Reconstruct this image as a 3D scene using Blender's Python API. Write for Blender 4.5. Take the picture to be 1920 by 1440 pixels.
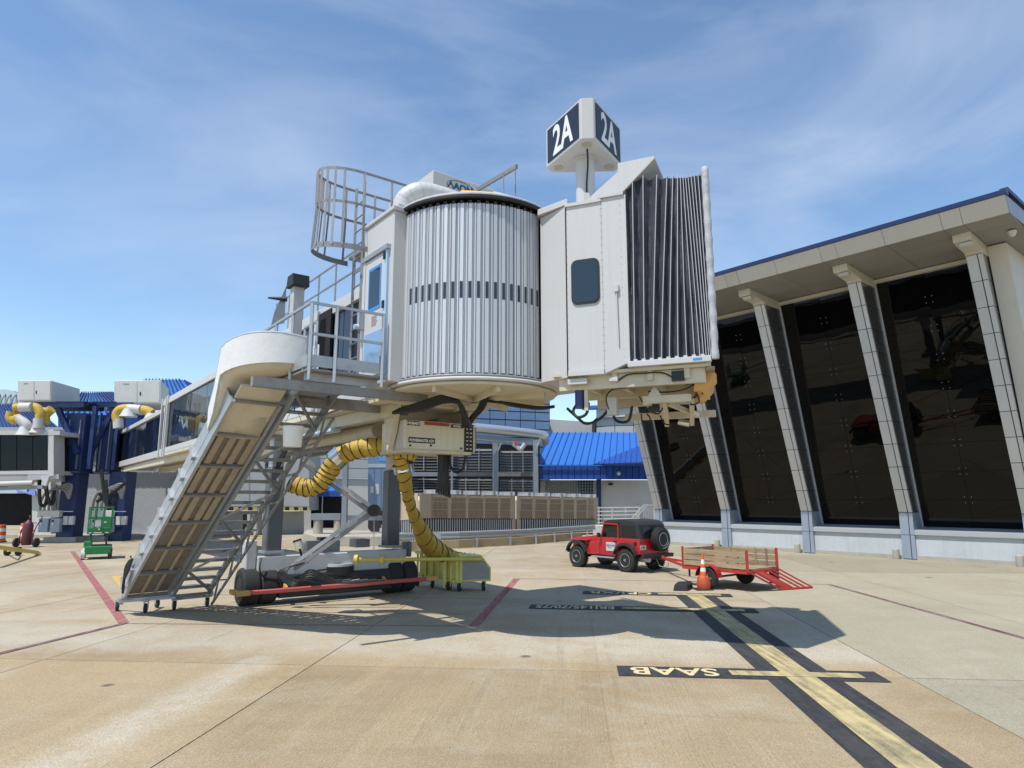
import bpy, bmesh, math, random
from mathutils import Vector, Matrix
random.seed(7)
R = math.radians
for o in list(bpy.data.objects): bpy.data.objects.remove(o)
SC = bpy.context.scene
COL = SC.collection
# ---------------------------------------------------------------- camera
CAM_H = 2.5; FPX = 1276.0; PITCH = math.atan(216.0/FPX)
cd = bpy.data.cameras.new('camera'); cam = bpy.data.objects.new('camera', cd); COL.objects.link(cam)
cam.location = (0, 0, CAM_H); cam.rotation_euler = (R(90)+PITCH, 0, 0)
cd.sensor_width = 36.0; cd.lens = FPX/1920*36.0; cd.clip_start = .1; cd.clip_end = 4000
SC.camera = cam
# ---------------------------------------------------------------- sky and sun
SHX, SHY = .375, .345                      # shadow shift per metre of height
ELEV = math.atan(1/math.hypot(SHX, SHY)); AZ = math.atan2(-SHX, -SHY)
W = bpy.data.worlds.new('World'); SC.world = W; W.use_nodes = True
nt = W.node_tree; nt.nodes.clear()
def wn(t, **k):
    n = nt.nodes.new(t)
    for a, b in k.items(): setattr(n, a, b)
    return n
out = wn('ShaderNodeOutputWorld'); bg = wn('ShaderNodeBackground'); sky = wn('ShaderNodeTexSky', sky_type='NISHITA')
sky.sun_disc = False; sky.sun_elevation = ELEV; sky.sun_rotation = AZ; sky.altitude = 10
sky.air_density = 1.0; sky.dust_density = .1; sky.ozone_density = 1.6
bg.inputs['Strength'].default_value = .15
# thin cirrus: a stretched noise on the sky direction, brightening towards white
tc = wn('ShaderNodeTexCoord'); mp = wn('ShaderNodeMapping'); mp.inputs['Rotation'].default_value = (0, .7, .5); mp.inputs['Location'].default_value = (9, 3, 3); mp.inputs['Scale'].default_value = (1.1, 1.5, 3.6)
nz = wn('ShaderNodeTexNoise'); nz.inputs['Scale'].default_value = 1.7; nz.inputs['Detail'].default_value = 7; nz.inputs['Roughness'].default_value = .56; nz.inputs['Distortion'].default_value = .6
nz2 = wn('ShaderNodeTexNoise'); nz2.inputs['Scale'].default_value = .9; nz2.inputs['Detail'].default_value = 3
rp = wn('ShaderNodeValToRGB'); rp.color_ramp.elements[0].position = .42; rp.color_ramp.elements[1].position = .82
rp2 = wn('ShaderNodeValToRGB'); rp2.color_ramp.elements[0].position = .36; rp2.color_ramp.elements[1].position = .62
mul = wn('ShaderNodeMath', operation='MULTIPLY'); mul2 = wn('ShaderNodeMath', operation='MULTIPLY'); mul2.inputs[1].default_value = .40
mx = wn('ShaderNodeMixRGB'); mx.inputs['Color2'].default_value = (4.7, 5.1, 5.7, 1)
L = nt.links.new
L(tc.outputs['Generated'], mp.inputs['Vector']); L(mp.outputs['Vector'], nz.inputs['Vector']); L(tc.outputs['Generated'], nz2.inputs['Vector'])
L(nz.outputs['Fac'], rp.inputs['Fac']); L(nz2.outputs['Fac'], rp2.inputs['Fac'])
L(rp.outputs['Color'], mul.inputs[0]); L(rp2.outputs['Color'], mul.inputs[1]); L(mul.outputs['Value'], mul2.inputs[0]); L(mul2.outputs['Value'], mx.inputs['Fac'])
tint = wn('ShaderNodeMixRGB', blend_type='MULTIPLY'); tint.inputs['Fac'].default_value = 1; tint.inputs['Color2'].default_value = (.90, .965, .985, 1)
L(sky.outputs['Color'], tint.inputs['Color1']); L(tint.outputs['Color'], mx.inputs['Color1']); L(mx.outputs['Color'], bg.inputs['Color']); L(bg.outputs['Background'], out.inputs['Surface'])
sd = bpy.data.lights.new('sun', 'SUN'); sun = bpy.data.objects.new('sun', sd); COL.objects.link(sun)
sd.energy = 3.75; sd.angle = R(.53); sd.color = (1.0, .965, .915)
sun.rotation_euler = Vector((SHX, SHY, -1)).to_track_quat('-Z', 'Y').to_euler(); sun.location = (-30, -30, 60)
SC.view_settings.view_transform = 'Standard'; SC.view_settings.look = 'None'
SC.view_settings.exposure = .36; SC.view_settings.gamma = 1; SC.view_settings.use_curve_mapping = False
# ---------------------------------------------------------------- helpers
CP, SP = math.cos(PITCH), math.sin(PITCH)
UP = Vector((0, 0, 1))
def V3(*a): return Vector(a[0] if len(a) == 1 else a)
def ray(x, y):
    a = (x-960)/FPX; b = (y-720)/FPX
    return Vector((a, CP+SP*b, SP-CP*b))
def at(x, y, Y):                       # survey: a sighted point at distance Y
    r = ray(x, y); return Vector((r.x*Y/r.y, Y, CAM_H+r.z*Y/r.y))
def gp(x, y, z=0):                     # survey: a sighted point on the level z
    r = ray(x, y); t = (z-CAM_H)/r.z; return Vector((r.x*t, r.y*t, z))
WM = {}                                # world matrix of each parent
def tag(o, label=None, cat=None, group=None, kind=None):
    if label: o['label'] = label
    if cat: o['category'] = cat
    if group: o['group'] = group
    if kind: o['kind'] = kind
    return o
def thing(name, label, cat, loc=(0, 0, 0), rz=0, group=None):
    o = bpy.data.objects.new(name, None); COL.objects.link(o); o.empty_display_size = .2
    o.location = loc; o.rotation_euler = (0, 0, rz); WM[o] = Matrix.Translation(Vector(loc)) @ Matrix.Rotation(rz, 4, 'Z')
    return tag(o, label, cat, group)
def link(name, me, parent=None, loc=(0, 0, 0), rot=(0, 0, 0), scale=(1, 1, 1)):
    o = bpy.data.objects.new(name, me); COL.objects.link(o); o.parent = parent
    o.location = loc; o.rotation_euler = rot; o.scale = scale
    m = Matrix.LocRotScale(Vector(loc), bpy.data.objects[o.name].rotation_euler, Vector(scale))
    WM[o] = (WM[parent] @ m) if parent else m
    return o
def copy_tree(o, parent=None, loc=None, rz=None, label=None):
    c = o.copy(); COL.objects.link(c); c.parent = parent
    if loc is not None: c.location = loc
    if rz is not None: c.rotation_euler = (0, 0, rz)
    if label: c['label'] = label
    m = Matrix.LocRotScale(c.location, c.rotation_euler, c.scale); WM[c] = (WM[parent] @ m) if parent else m
    for ch in [x for x in bpy.data.objects if x.parent == o]: copy_tree(ch, c)
    return c
def smooth_pts(pts, n=6, closed=False):
    P = [Vector(p) for p in pts]; out = []
    if len(P) < 3: return P
    m = len(P)
    for i in range(m if closed else m-1):
        p0 = P[i-1] if (i > 0 or closed) else P[0]; p1 = P[i]; p2 = P[(i+1) % m]; p3 = P[(i+2) % m] if (i+2 < m or closed) else P[-1]
        for k in range(n):
            t = k/n; t2 = t*t; t3 = t2*t
            out.append(.5*((2*p1)+(p2-p0)*t+(2*p0-5*p1+4*p2-p3)*t2+(3*p1-p0-3*p2+p3)*t3))
    if not closed: out.append(P[-1])
    return out
class MB:
    def __init__(s): s.v = []; s.f = []; s.sm = []
    def add(s, vs, fs, smooth=False):
        b = len(s.v); s.v += [tuple(p) for p in vs]
        for f in fs: s.f.append([b+i for i in f]); s.sm.append(smooth)
        return s
    def obox(s, p, ex, ey, ez):
        p, ex, ey, ez = map(Vector, (p, ex, ey, ez))
        vs = [p, p+ex, p+ex+ey, p+ey, p+ez, p+ex+ez, p+ex+ey+ez, p+ey+ez]
        fs = [(3, 2, 1, 0), (4, 5, 6, 7), (0, 1, 5, 4), (1, 2, 6, 5), (2, 3, 7, 6), (3, 0, 4, 7)]
        if ex.cross(ey).dot(ez) < 0: fs = [f[::-1] for f in fs]
        return s.add(vs, fs)
    def box(s, x0, x1, y0, y1, z0, z1): return s.obox((x0, y0, z0), (x1-x0, 0, 0), (0, y1-y0, 0), (0, 0, z1-z0))
    def bar(s, a, b, w, h=None, up=(0, 0, 1)):
        a, b = Vector(a), Vector(b); h = h or w; d = (b-a).normalized(); up = Vector(up)
        x = d.cross(up)
        if x.length < 1e-4: x = d.cross(Vector((0, 1, 0)))
        x.normalize(); y = x.cross(d)
        return s.obox(a-x*w/2-y*h/2, x*w, b-a, y*h)
    def prism(s, pts, vec):
        P = [Vector(p) for p in pts]; vec = Vector(vec); n = len(P)
        nrm = Vector()
        for i in range(n): nrm += P[i].cross(P[(i+1) % n])
        vs = P+[p+vec for p in P]
        fs = [tuple(range(n))[::-1], tuple(range(n, 2*n))]+[(i, (i+1) % n, n+(i+1) % n, n+i) for i in range(n)]
        if nrm.dot(vec) < 0: fs = [f[::-1] for f in fs]
        return s.add(vs, fs)
    def sheet(s, pts): return s.add(pts, [tuple(range(len(pts)))])
    def tube(s, pts, r, seg=8, closed=False, caps=True, rfun=None):
        P = [Vector(p) for p in pts]; n = len(P); rings = []; prev = None
        for i in range(n):
            if closed: d = (P[(i+1) % n]-P[i-1]).normalized()
            else: d = (P[min(i+1, n-1)]-P[max(i-1, 0)]).normalized()
            if prev is None:
                x = d.cross(Vector((0, 0, 1)))
                if x.length < 1e-3: x = d.cross(Vector((0, 1, 0)))
            else: x = prev-d*prev.dot(d)
            x.normalize(); y = d.cross(x); prev = x
            rr = rfun(i/(n-1 if n > 1 else 1)) if rfun else r
            rings.append([P[i]+(x*math.cos(2*math.pi*k/seg)+y*math.sin(2*math.pi*k/seg))*rr for k in range(seg)])
        vs = [q for g in rings for q in g]; fs = []
        for i in range(n if closed else n-1):
            j = (i+1) % n
            for k in range(seg):
                l = (k+1) % seg; fs.append((i*seg+k, i*seg+l, j*seg+l, j*seg+k))
        b = len(s.v); s.add(vs, fs, True)
        if caps and not closed:
            s.f.append([b+k for k in range(seg)][::-1]); s.f.append([b+(n-1)*seg+k for k in range(seg)]); s.sm += [False, False]
        return s
    def cyl(s, a, b, r, seg=16, r2=None):
        a, b = Vector(a), Vector(b)
        return s.tube([a, b], r, seg, rfun=(lambda t: r+(r2-r)*t) if r2 is not None else None)
    def lathe(s, prof, c=(0, 0, 0), axis='z', seg=20):   # prof: [(radius, height)]
        vs = []; fs = []; c = Vector(c); n = len(prof)
        for (r, h) in prof:
            for k in range(seg):
                a = 2*math.pi*k/seg; p = (r*math.cos(a), r*math.sin(a), h)
                if axis == 'x': p = (p[2], p[0], p[1])
                elif axis == 'y': p = (p[1], p[2], p[0])
                vs.append(c+Vector(p))
        for i in range(n-1):
            for k in range(seg):
                l = (k+1) % seg; fs.append((i*seg+k, i*seg+l, (i+1)*seg+l, (i+1)*seg+k))
        fs.append(tuple(range(seg))[::-1]); fs.append(tuple((n-1)*seg+k for k in range(seg)))
        return s.add(vs, fs, True)
    def mesh(s, name, mat, inv=None):
        me = bpy.data.meshes.new(name)
        vs = [tuple(inv @ Vector(v)) for v in s.v] if inv else s.v
        me.from_pydata(vs, [], s.f); me.validate()
        if any(s.sm):
            me.polygons.foreach_set('use_smooth', s.sm[:len(me.polygons)] if len(me.polygons) == len(s.sm) else [True]*len(me.polygons))
            try: me.set_sharp_from_angle(angle=R(38))
            except Exception: pass
        me.materials.append(mat); return me
    def build(s, name, mat, parent=None, local=False, bevel=0, kind=None, seg=1):
        if parent is None:
            if not local:
                xs = [v[0] for v in s.v]; ys = [v[1] for v in s.v]; zs = [v[2] for v in s.v]
                c = Vector(((min(xs)+max(xs))/2, (min(ys)+max(ys))/2, min(zs)))
            else: c = Vector()
            o = link(name, s.mesh(name, mat, Matrix.Translation(-c)), None, c)
        else:
            o = link(name, s.mesh(name, mat, None if local else WM[parent].inverted()), parent)
        if bevel:
            m = o.modifiers.new('bevel', 'BEVEL'); m.width = bevel; m.segments = seg; m.limit_method = 'ANGLE'; m.angle_limit = R(40); m.harden_normals = False
        if kind: o['kind'] = kind
        return o
def text_mb(txt, origin, ex, ez, height, sx=1.0, depth=.004, bold=0.0, align='LEFT'):
    """solid lettering: origin, reading direction ex, up direction ez, cap height, width factor"""
    cu = bpy.data.curves.new('lettering', 'FONT'); cu.body = txt; cu.size = height/.70; cu.align_x = align; cu.offset = bold; cu.resolution_u = 3
    tmp = bpy.data.objects.new('lettering', cu); COL.objects.link(tmp)
    me = bpy.data.meshes.new_from_object(tmp)
    ex = Vector(ex).normalized(); ez = Vector(ez).normalized(); nn = ex.cross(ez); o = Vector(origin); m = MB()
    vs = [o+ex*(v.co.x*sx)+ez*v.co.y+nn*depth for v in me.vertices]
    fs = [tuple(p.vertices) for p in me.polygons]
    m.add(vs, fs)
    bpy.data.objects.remove(tmp); bpy.data.curves.remove(cu); bpy.data.meshes.remove(me)
    return m
# ---------------------------------------------------------------- materials
def mk(name):
    m = bpy.data.materials.new(name); m.use_nodes = True; t = m.node_tree
    return m, t, t.nodes['Principled BSDF']
def nn_(t, ty, **k):
    n = t.nodes.new(ty)
    for a, b in k.items(): setattr(n, a, b)
    return n
def paint(name, col, rough=.5, metal=0.0, dirt=.25, dscale=1.5, fine=.12, bump=.0, bscale=60, streak=0.0, spec=.5, coat=0.0, dcol=None, objvar=0.0):
    """a painted or raw surface: base colour, blotchy dirt, fine grain, optional rain streaks and relief"""
    m, t, b = mk(name); l = t.links.new
    b.inputs['Roughness'].default_value = rough; b.inputs['Metallic'].default_value = metal; b.inputs['Specular IOR Level'].default_value = spec
    b.inputs['Coat Weight'].default_value = coat; b.inputs['Coat Roughness'].default_value = .08
    geo = nn_(t, 'ShaderNodeNewGeometry')
    n1 = nn_(t, 'ShaderNodeTexNoise'); n1.inputs['Scale'].default_value = dscale; n1.inputs['Detail'].default_value = 6; n1.inputs['Roughness'].default_value = .65
    n2 = nn_(t, 'ShaderNodeTexNoise'); n2.inputs['Scale'].default_value = dscale*28; n2.inputs['Detail'].default_value = 3
    l(geo.outputs['Position'], n1.inputs['Vector']); l(geo.outputs['Position'], n2.inputs['Vector'])
    r1 = nn_(t, 'ShaderNodeMapRange'); r1.inputs[1].default_value = .48; r1.inputs[2].default_value = .78; r1.inputs[4].default_value = dirt; l(n1.outputs['Fac'], r1.inputs[0])
    dc = dcol or tuple(c*.42+.02 for c in col)
    mx = nn_(t, 'ShaderNodeMixRGB'); mx.inputs['Color1'].default_value = (*col, 1); mx.inputs['Color2'].default_value = (*dc, 1); l(r1.outputs[0], mx.inputs['Fac'])
    last = mx.outputs['Color']
    if streak:
        mp = nn_(t, 'ShaderNodeMapping'); mp.inputs['Scale'].default_value = (7, 7, .35); n3 = nn_(t, 'ShaderNodeTexNoise'); n3.inputs['Scale'].default_value = 1.6; n3.inputs['Detail'].default_value = 5
        l(geo.outputs['Position'], mp.inputs['Vector']); l(mp.outputs['Vector'], n3.inputs['Vector'])
        r3 = nn_(t, 'ShaderNodeMapRange'); r3.inputs[1].default_value = .5; r3.inputs[2].default_value = .8; r3.inputs[4].default_value = streak; l(n3.outputs['Fac'], r3.inputs[0])
        m3 = nn_(t, 'ShaderNodeMixRGB'); m3.inputs['Color2'].default_value = (*dc, 1); l(r3.outputs[0], m3.inputs['Fac']); l(last, m3.inputs['Color1']); last = m3.outputs['Color']
    hv = nn_(t, 'ShaderNodeHueSaturation'); r2 = nn_(t, 'ShaderNodeMapRange'); r2.inputs[3].default_value = 1-fine; r2.inputs[4].default_value = 1+fine
    l(n2.outputs['Fac'], r2.inputs[0]); l(last, hv.inputs['Color'])
    if objvar:
        oi = nn_(t, 'ShaderNodeObjectInfo'); ro = nn_(t, 'ShaderNodeMapRange'); ro.inputs[3].default_value = 1-objvar; ro.inputs[4].default_value = 1+objvar
        l(oi.outputs['Random'], ro.inputs[0]); mm = nn_(t, 'ShaderNodeMath', operation='MULTIPLY'); l(ro.outputs[0], mm.inputs[0]); l(r2.outputs[0], mm.inputs[1]); l(mm.outputs[0], hv.inputs['Value'])
    else: l(r2.outputs[0], hv.inputs['Value'])
    l(hv.outputs['Color'], b.inputs['Base Color'])
    rr = nn_(t, 'ShaderNodeMapRange'); rr.inputs[3].default_value = max(.02, rough-.08); rr.inputs[4].default_value = min(1, rough+.14); l(n1.outputs['Fac'], rr.inputs[0]); l(rr.outputs[0], b.inputs['Roughness'])
    if bump:
        n4 = nn_(t, 'ShaderNodeTexNoise'); n4.inputs['Scale'].default_value = bscale; n4.inputs['Detail'].default_value = 4; l(geo.outputs['Position'], n4.inputs['Vector'])
        bp = nn_(t, 'ShaderNodeBump'); bp.inputs['Strength'].default_value = bump; bp.inputs['Distance'].default_value = .02; l(n4.outputs['Fac'], bp.inputs['Height']); l(bp.outputs['Normal'], b.inputs['Normal'])
    return m
def glass(name, col, rough=.03, wav=.02, wscale=1.2, spec=.5):
    m, t, b = mk(name); l = t.links.new
    b.inputs['Base Color'].default_value = (*col, 1); b.inputs['Roughness'].default_value = rough; b.inputs['Specular IOR Level'].default_value = spec
    geo = nn_(t, 'ShaderNodeNewGeometry'); n4 = nn_(t, 'ShaderNodeTexNoise'); n4.inputs['Scale'].default_value = wscale; n4.inputs['Detail'].default_value = 1; l(geo.outputs['Position'], n4.inputs['Vector'])
    bp = nn_(t, 'ShaderNodeBump'); bp.inputs['Strength'].default_value = 1; bp.inputs['Distance'].default_value = wav; l(n4.outputs['Fac'], bp.inputs['Height']); l(bp.outputs['Normal'], b.inputs['Normal'])
    return m
white = paint('white_paint', (.52, .52, .51), .42, dirt=.2, dscale=.9, fine=.03, streak=.3, dcol=(.42, .40, .35))
cream = paint('cream_bounce_paint', (.58, .53, .41), .5, dirt=.5, dscale=2.2, fine=.06, dcol=(.34, .28, .19))  # also for white undersides, their warm bounce light put into the colour
galv = paint('galvanised_steel', (.42, .44, .46), .42, .55, dirt=.45, dscale=5, fine=.12, dcol=(.25, .26, .28))
galvd = paint('weathered_steel', (.26, .26, .26), .55, .35, dirt=.5, dscale=6, fine=.12, dcol=(.13, .12, .11))
alu = paint('aluminium_slat', (.58, .59, .60), .40, .40, dirt=.3, dscale=1.6, fine=.04, objvar=.10, streak=.2, dcol=(.45, .48, .52))
colgrey = paint('grey_column_paint', (.085, .095, .11), .42, dirt=.2, fine=.06, streak=.15)
black = paint('black_rubber', (.022, .022, .022), .75, dirt=.4, dscale=4, fine=.2, bump=.3, dcol=(.06, .055, .05))
blackp = paint('black_paint', (.012, .012, .014), .5, dirt=.25, fine=.1, dcol=(.05, .045, .04))
cable = paint('cable_sheath', (.012, .012, .013), .45, dirt=.2)
fabric = paint('bellows_fabric', (.045, .047, .062), .6, dirt=.35, dscale=3, fine=.12, bump=.8, bscale=7, dcol=(.085, .085, .10))
piping = paint('bellows_piping', (.48, .49, .53), .55, dirt=.2)
padm = paint('grey_padding', (.42, .43, .45), .6, dirt=.35, dscale=4, bump=.6, bscale=9)
winglass = glass('dark_window', (.025, .04, .055), .04, .002)
tunglass = glass('tunnel_glass', (.012, .018, .03), .03, .008, 1.1, .4)
termglass = glass('terminal_glass', (.0022, .0022, .002), .015, .004, .9, .28)
bluetape = paint('blue_film', (.05, .25, .62), .4, dirt=.1)
yellowhose = paint('yellow_hose', (.50, .335, .05), .6, dirt=.45, dscale=5, fine=.1, bump=.5, bscale=14, dcol=(.25, .15, .03))
yellowp = paint('yellow_paint', (.62, .50, .10), .55, dirt=.4, dscale=5, dcol=(.33, .25, .09))
yellowpale = paint('pale_yellow_paint', (.78, .66, .19), .55, dirt=.4, dscale=5, dcol=(.36, .30, .14))
redp = paint('red_paint', (.42, .010, .018), .32, dirt=.15, coat=.5, dcol=(.25, .02, .02))
redr = paint('rusty_red_paint', (.44, .035, .025), .55, dirt=.5, dscale=6, dcol=(.20, .05, .03))
redsoft = paint('faded_red_paint', (.50, .10, .09), .6, dirt=.4, dscale=5, dcol=(.28, .09, .07))
orange = paint('orange_plastic', (.75, .13, .025), .5, dirt=.35, dscale=6, dcol=(.35, .09, .04))
orangel = paint('amber_paint', (.62, .33, .09), .55, dirt=.3, dscale=5)
wood = None
navy = paint('navy_paint', (.018, .04, .14), .42, dirt=.25, dscale=1.5, streak=.2, dcol=(.03, .035, .06))
blueroof = paint('blue_standing_seam', (.028, .145, .47), .36, dirt=.12, dscale=.7, fine=.04, streak=.1)
bluefascia = paint('blue_fascia', (.012, .065, .30), .4, dirt=.15)
stucco = paint('white_stucco', (.55, .56, .54), .85, dirt=.2, dscale=.6, fine=.06, bump=.5, bscale=18, streak=.12)
stuccod = paint('grey_stucco', (.36, .37, .37), .85, dirt=.3, dscale=.8, fine=.08, bump=.8, bscale=9)
greyunit = paint('grey_unit_paint', (.52, .52, .49), .5, dirt=.2, dscale=1.2, streak=.15)
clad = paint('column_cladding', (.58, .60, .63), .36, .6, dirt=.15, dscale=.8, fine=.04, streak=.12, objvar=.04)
cladside = paint('shaded_side_cladding', (.36, .375, .40), .26, .9, dirt=.12, dscale=.8, fine=.04, streak=.1, objvar=.04)  # darker copy of the column cladding, shade of the sides put into its colour
claddark = paint('dark_joint', (.02, .02, .022), .8, dirt=.1)
cladblue = paint('blue_grey_cladding', (.30, .345, .41), .42, .2, dirt=.2, dscale=.8, fine=.04, streak=.15)
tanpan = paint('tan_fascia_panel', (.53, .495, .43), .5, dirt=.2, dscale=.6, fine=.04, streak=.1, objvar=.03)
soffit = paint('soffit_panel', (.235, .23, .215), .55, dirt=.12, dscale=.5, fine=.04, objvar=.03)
lowwall = paint('ribbed_wall', (.48, .51, .52), .75, dirt=.25, dscale=.8, fine=.08, bump=.4, bscale=22, streak=.2)
bluemetal = paint('blue_grey_metal_panel', (.17, .26, .40), .35, .2, dirt=.15, dscale=.5, fine=.03, objvar=.05)
greymetal = paint('grey_metal_panel', (.40, .42, .43), .45, .1, dirt=.15, dscale=.5, fine=.03, objvar=.04)
conc = paint('pad_concrete', (.40, .37, .31), .9, dirt=.5, dscale=1.5, fine=.1, bump=.4, bscale=20, dcol=(.17, .15, .11))
chtan = paint('chiller_tan', (.42, .33, .24), .55, dirt=.2, dscale=1, objvar=.04)
chgrille = paint('chiller_grille', (.20, .155, .11), .6, dirt=.2)
steelpost = paint('steel_post', (.24, .27, .30), .5, .3, dirt=.25, dscale=2)
louver = paint('louver_slat', (.20, .20, .18), .6, dirt=.3, dscale=1.5, objvar=.15)
dark = paint('dark_interior', (.006, .006, .007), .9, dirt=.0)
silver = paint('pipe_jacket', (.55, .58, .60), .32, .7, dirt=.2, dscale=2)
green = paint('green_lift_paint', (.010, .19, .06), .42, dirt=.3, dscale=4, dcol=(.02, .08, .03))
canvas = paint('soft_top_canvas', (.022, .023, .026), .8, dirt=.3, dscale=4, fine=.2, bump=.5, bscale=12, dcol=(.05, .05, .055))
signdark = paint('sign_face', (.018, .02, .035), .35, dirt=.1)
lettering = paint('white_lettering', (.75, .75, .74), .5, dirt=.1)
rust = paint('tank_maroon', (.10, .02, .025), .5, dirt=.3)
chrome = paint('bright_metal', (.7, .7, .7), .22, .95, dirt=.2, dscale=6)
def wood_mat(nm='weathered_plank', ang=0):
    m, t, b = mk(nm); l = t.links.new; b.inputs['Roughness'].default_value = .85
    tcn = nn_(t, 'ShaderNodeTexCoord'); mp = nn_(t, 'ShaderNodeMapping'); mp.inputs['Scale'].default_value = (1.2, 14, 14); mp0 = nn_(t, 'ShaderNodeMapping'); mp0.inputs['Rotation'].default_value = (0, 0, -ang); l(tcn.outputs['Object'], mp0.inputs['Vector']); l(mp0.outputs['Vector'], mp.inputs['Vector'])
    n1 = nn_(t, 'ShaderNodeTexNoise'); n1.inputs['Scale'].default_value = 2.2; n1.inputs['Detail'].default_value = 7; n1.inputs['Distortion'].default_value = .8; l(mp.outputs['Vector'], n1.inputs['Vector'])
    cr = nn_(t, 'ShaderNodeValToRGB'); cr.color_ramp.elements[0].color = (.22, .155, .09, 1); cr.color_ramp.elements[0].position = .25; cr.color_ramp.elements[1].color = (.44, .34, .21, 1); cr.color_ramp.elements[1].position = .75
    l(n1.outputs['Fac'], cr.inputs['Fac']); oi = nn_(t, 'ShaderNodeObjectInfo'); hv = nn_(t, 'ShaderNodeHueSaturation'); ro = nn_(t, 'ShaderNodeMapRange'); ro.inputs[3].default_value = .72; ro.inputs[4].default_value = 1.2
    l(oi.outputs['Random'], ro.inputs[0]); l(ro.outputs[0], hv.inputs['Value']); l(cr.outputs['Color'], hv.inputs['Color']); l(hv.outputs['Color'], b.inputs['Base Color'])
    bp = nn_(t, 'ShaderNodeBump'); bp.inputs['Strength'].default_value = .5; bp.inputs['Distance'].default_value = .01; l(n1.outputs['Fac'], bp.inputs['Height']); l(bp.outputs['Normal'], b.inputs['Normal'])
    return m
wood = wood_mat()
# ---------------------------------------------------------------- apron
GA = R(5.0); GU = Vector((math.cos(GA), -math.sin(GA), 0)); GV = Vector((math.sin(GA), math.cos(GA), 0))
G0 = Vector((-3.06, 10.97, 0))               # the slab corner left of the middle of the picture
SU, SV = 4.36, 7.35
def grid(u, v, z=0): return G0+GU*u+GV*v+Vector((0, 0, z))
def concrete(name, c1, c2, c3, groove, lightband):
    m, t, b = mk(name); l = t.links.new; b.inputs['Roughness'].default_value = .9; b.inputs['Specular IOR Level'].default_value = .25
    geo = nn_(t, 'ShaderNodeNewGeometry'); mp = nn_(t, 'ShaderNodeMapping'); mp.vector_type = 'TEXTURE'; mp.inputs['Location'].default_value = G0; mp.inputs['Rotation'].default_value = (0, 0, -GA)
    l(geo.outputs['Position'], mp.inputs['Vector'])
    def noise(scale, det=5, rough=.6, sc=None, dist=0):
        n = nn_(t, 'ShaderNodeTexNoise'); n.inputs['Scale'].default_value = scale; n.inputs['Detail'].default_value = det; n.inputs['Roughness'].default_value = rough; n.inputs['Distortion'].default_value = dist
        if sc:
            k = nn_(t, 'ShaderNodeMapping'); k.inputs['Scale'].default_value = sc; l(mp.outputs['Vector'], k.inputs['Vector']); l(k.outputs['Vector'], n.inputs['Vector'])
        else: l(mp.outputs['Vector'], n.inputs['Vector'])
        return n.outputs['Fac']
    def mrange(s, a, b_, c=0, d_=1):
        r = nn_(t, 'ShaderNodeMapRange'); r.inputs[1].default_value = a; r.inputs[2].default_value = b_; r.inputs[3].default_value = c; r.inputs[4].default_value = d_; l(s, r.inputs[0]); return r.outputs[0]
    def mix(f, c, col):
        x = nn_(t, 'ShaderNodeMixRGB'); l(f, x.inputs['Fac'])
        if isinstance(c, tuple): x.inputs['Color1'].default_value = (*c, 1)
        else: l(c, x.inputs['Color1'])
        x.inputs['Color2'].default_value = (*col, 1); return x.outputs['Color']
    def math_(op, a, b_=None):
        x = nn_(t, 'ShaderNodeMath', operation=op)
        for i, q in enumerate((a, b_)):
            if q is None: continue
            if isinstance(q, (int, float)): x.inputs[i].default_value = q
            else: l(q, x.inputs[i])
        return x.outputs[0]
    blot = noise(.32, 7, .68); col = mix(mrange(blot, .38, .68), c1, c2)
    st = noise(1.0, 6, .6, (.25, 1.2, 1), .8); col = mix(mrange(st, .52, .78, 0, .55), col, c3)     # scuffs along the slab
    st2 = noise(1.0, 6, .6, (1.4, .16, 1), .5); col = mix(mrange(st2, .52, .78, 0, .45), col, tuple(k*1.25 for k in c1))
    if lightband:
        sx = nn_(t, 'ShaderNodeSeparateXYZ'); l(mp.outputs['Vector'], sx.inputs[0]); wob = noise(1.1, 6, .65); wb = math_('SUBTRACT', wob, .5)
        u = math_('ADD', sx.outputs[0], math_('MULTIPLY', wb, .55)); v = math_('ADD', sx.outputs[1], math_('MULTIPLY', wb, .9))
        def band(s, c, w, soft): return mrange(math_('ABSOLUTE', math_('SUBTRACT', s, c)), w, w+soft, 1, 0)
        b1 = math_('MULTIPLY', math_('MULTIPLY', band(u, -.95, .10, .42), mrange(v, .2, 1.4, 1, 0)), mrange(noise(1.6, 7, .75), .32, .58, .25, 1))
        b2 = math_('MULTIPLY', band(v, 1.9, .7, .8), mrange(wob, .3, .55, .35, 1))
        b3 = math_('MULTIPLY', band(v, 9.5, .8, 1.6), .6)
        b4 = math_('MULTIPLY', mrange(v, .4, 1.5, 0, 1), mrange(noise(.4, 6, .7, None, .5), .36, .6, .05, .75))
        pale = math_('MAXIMUM', math_('MAXIMUM', math_('MAXIMUM', b1, b2), b3), b4); col = mix(math_('MULTIPLY', pale, .72), col, (.46, .42, .335))
        yb = math_('MULTIPLY', band(u, -6.2, 2.2, 2.5), mrange(v, -.6, .8, 1, 0)); col = mix(math_('MULTIPLY', yb, .35), col, (.34, .245, .14))
    gp_ = noise(.55, 8, .72, None, 1.2); col = mix(mrange(gp_, .52, .70, 0, .6), col, (.40, .355, .27))
    dk_ = noise(1.7, 9, .75); col = mix(mrange(dk_, .60, .80, 0, .5), col, (.17, .135, .09))
    vo = nn_(t, 'ShaderNodeTexVoronoi'); vo.inputs['Scale'].default_value = .9; l(mp.outputs['Vector'], vo.inputs['Vector']); sc_ = nn_(t, 'ShaderNodeSeparateColor'); l(vo.outputs['Color'], sc_.inputs[0])
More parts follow.
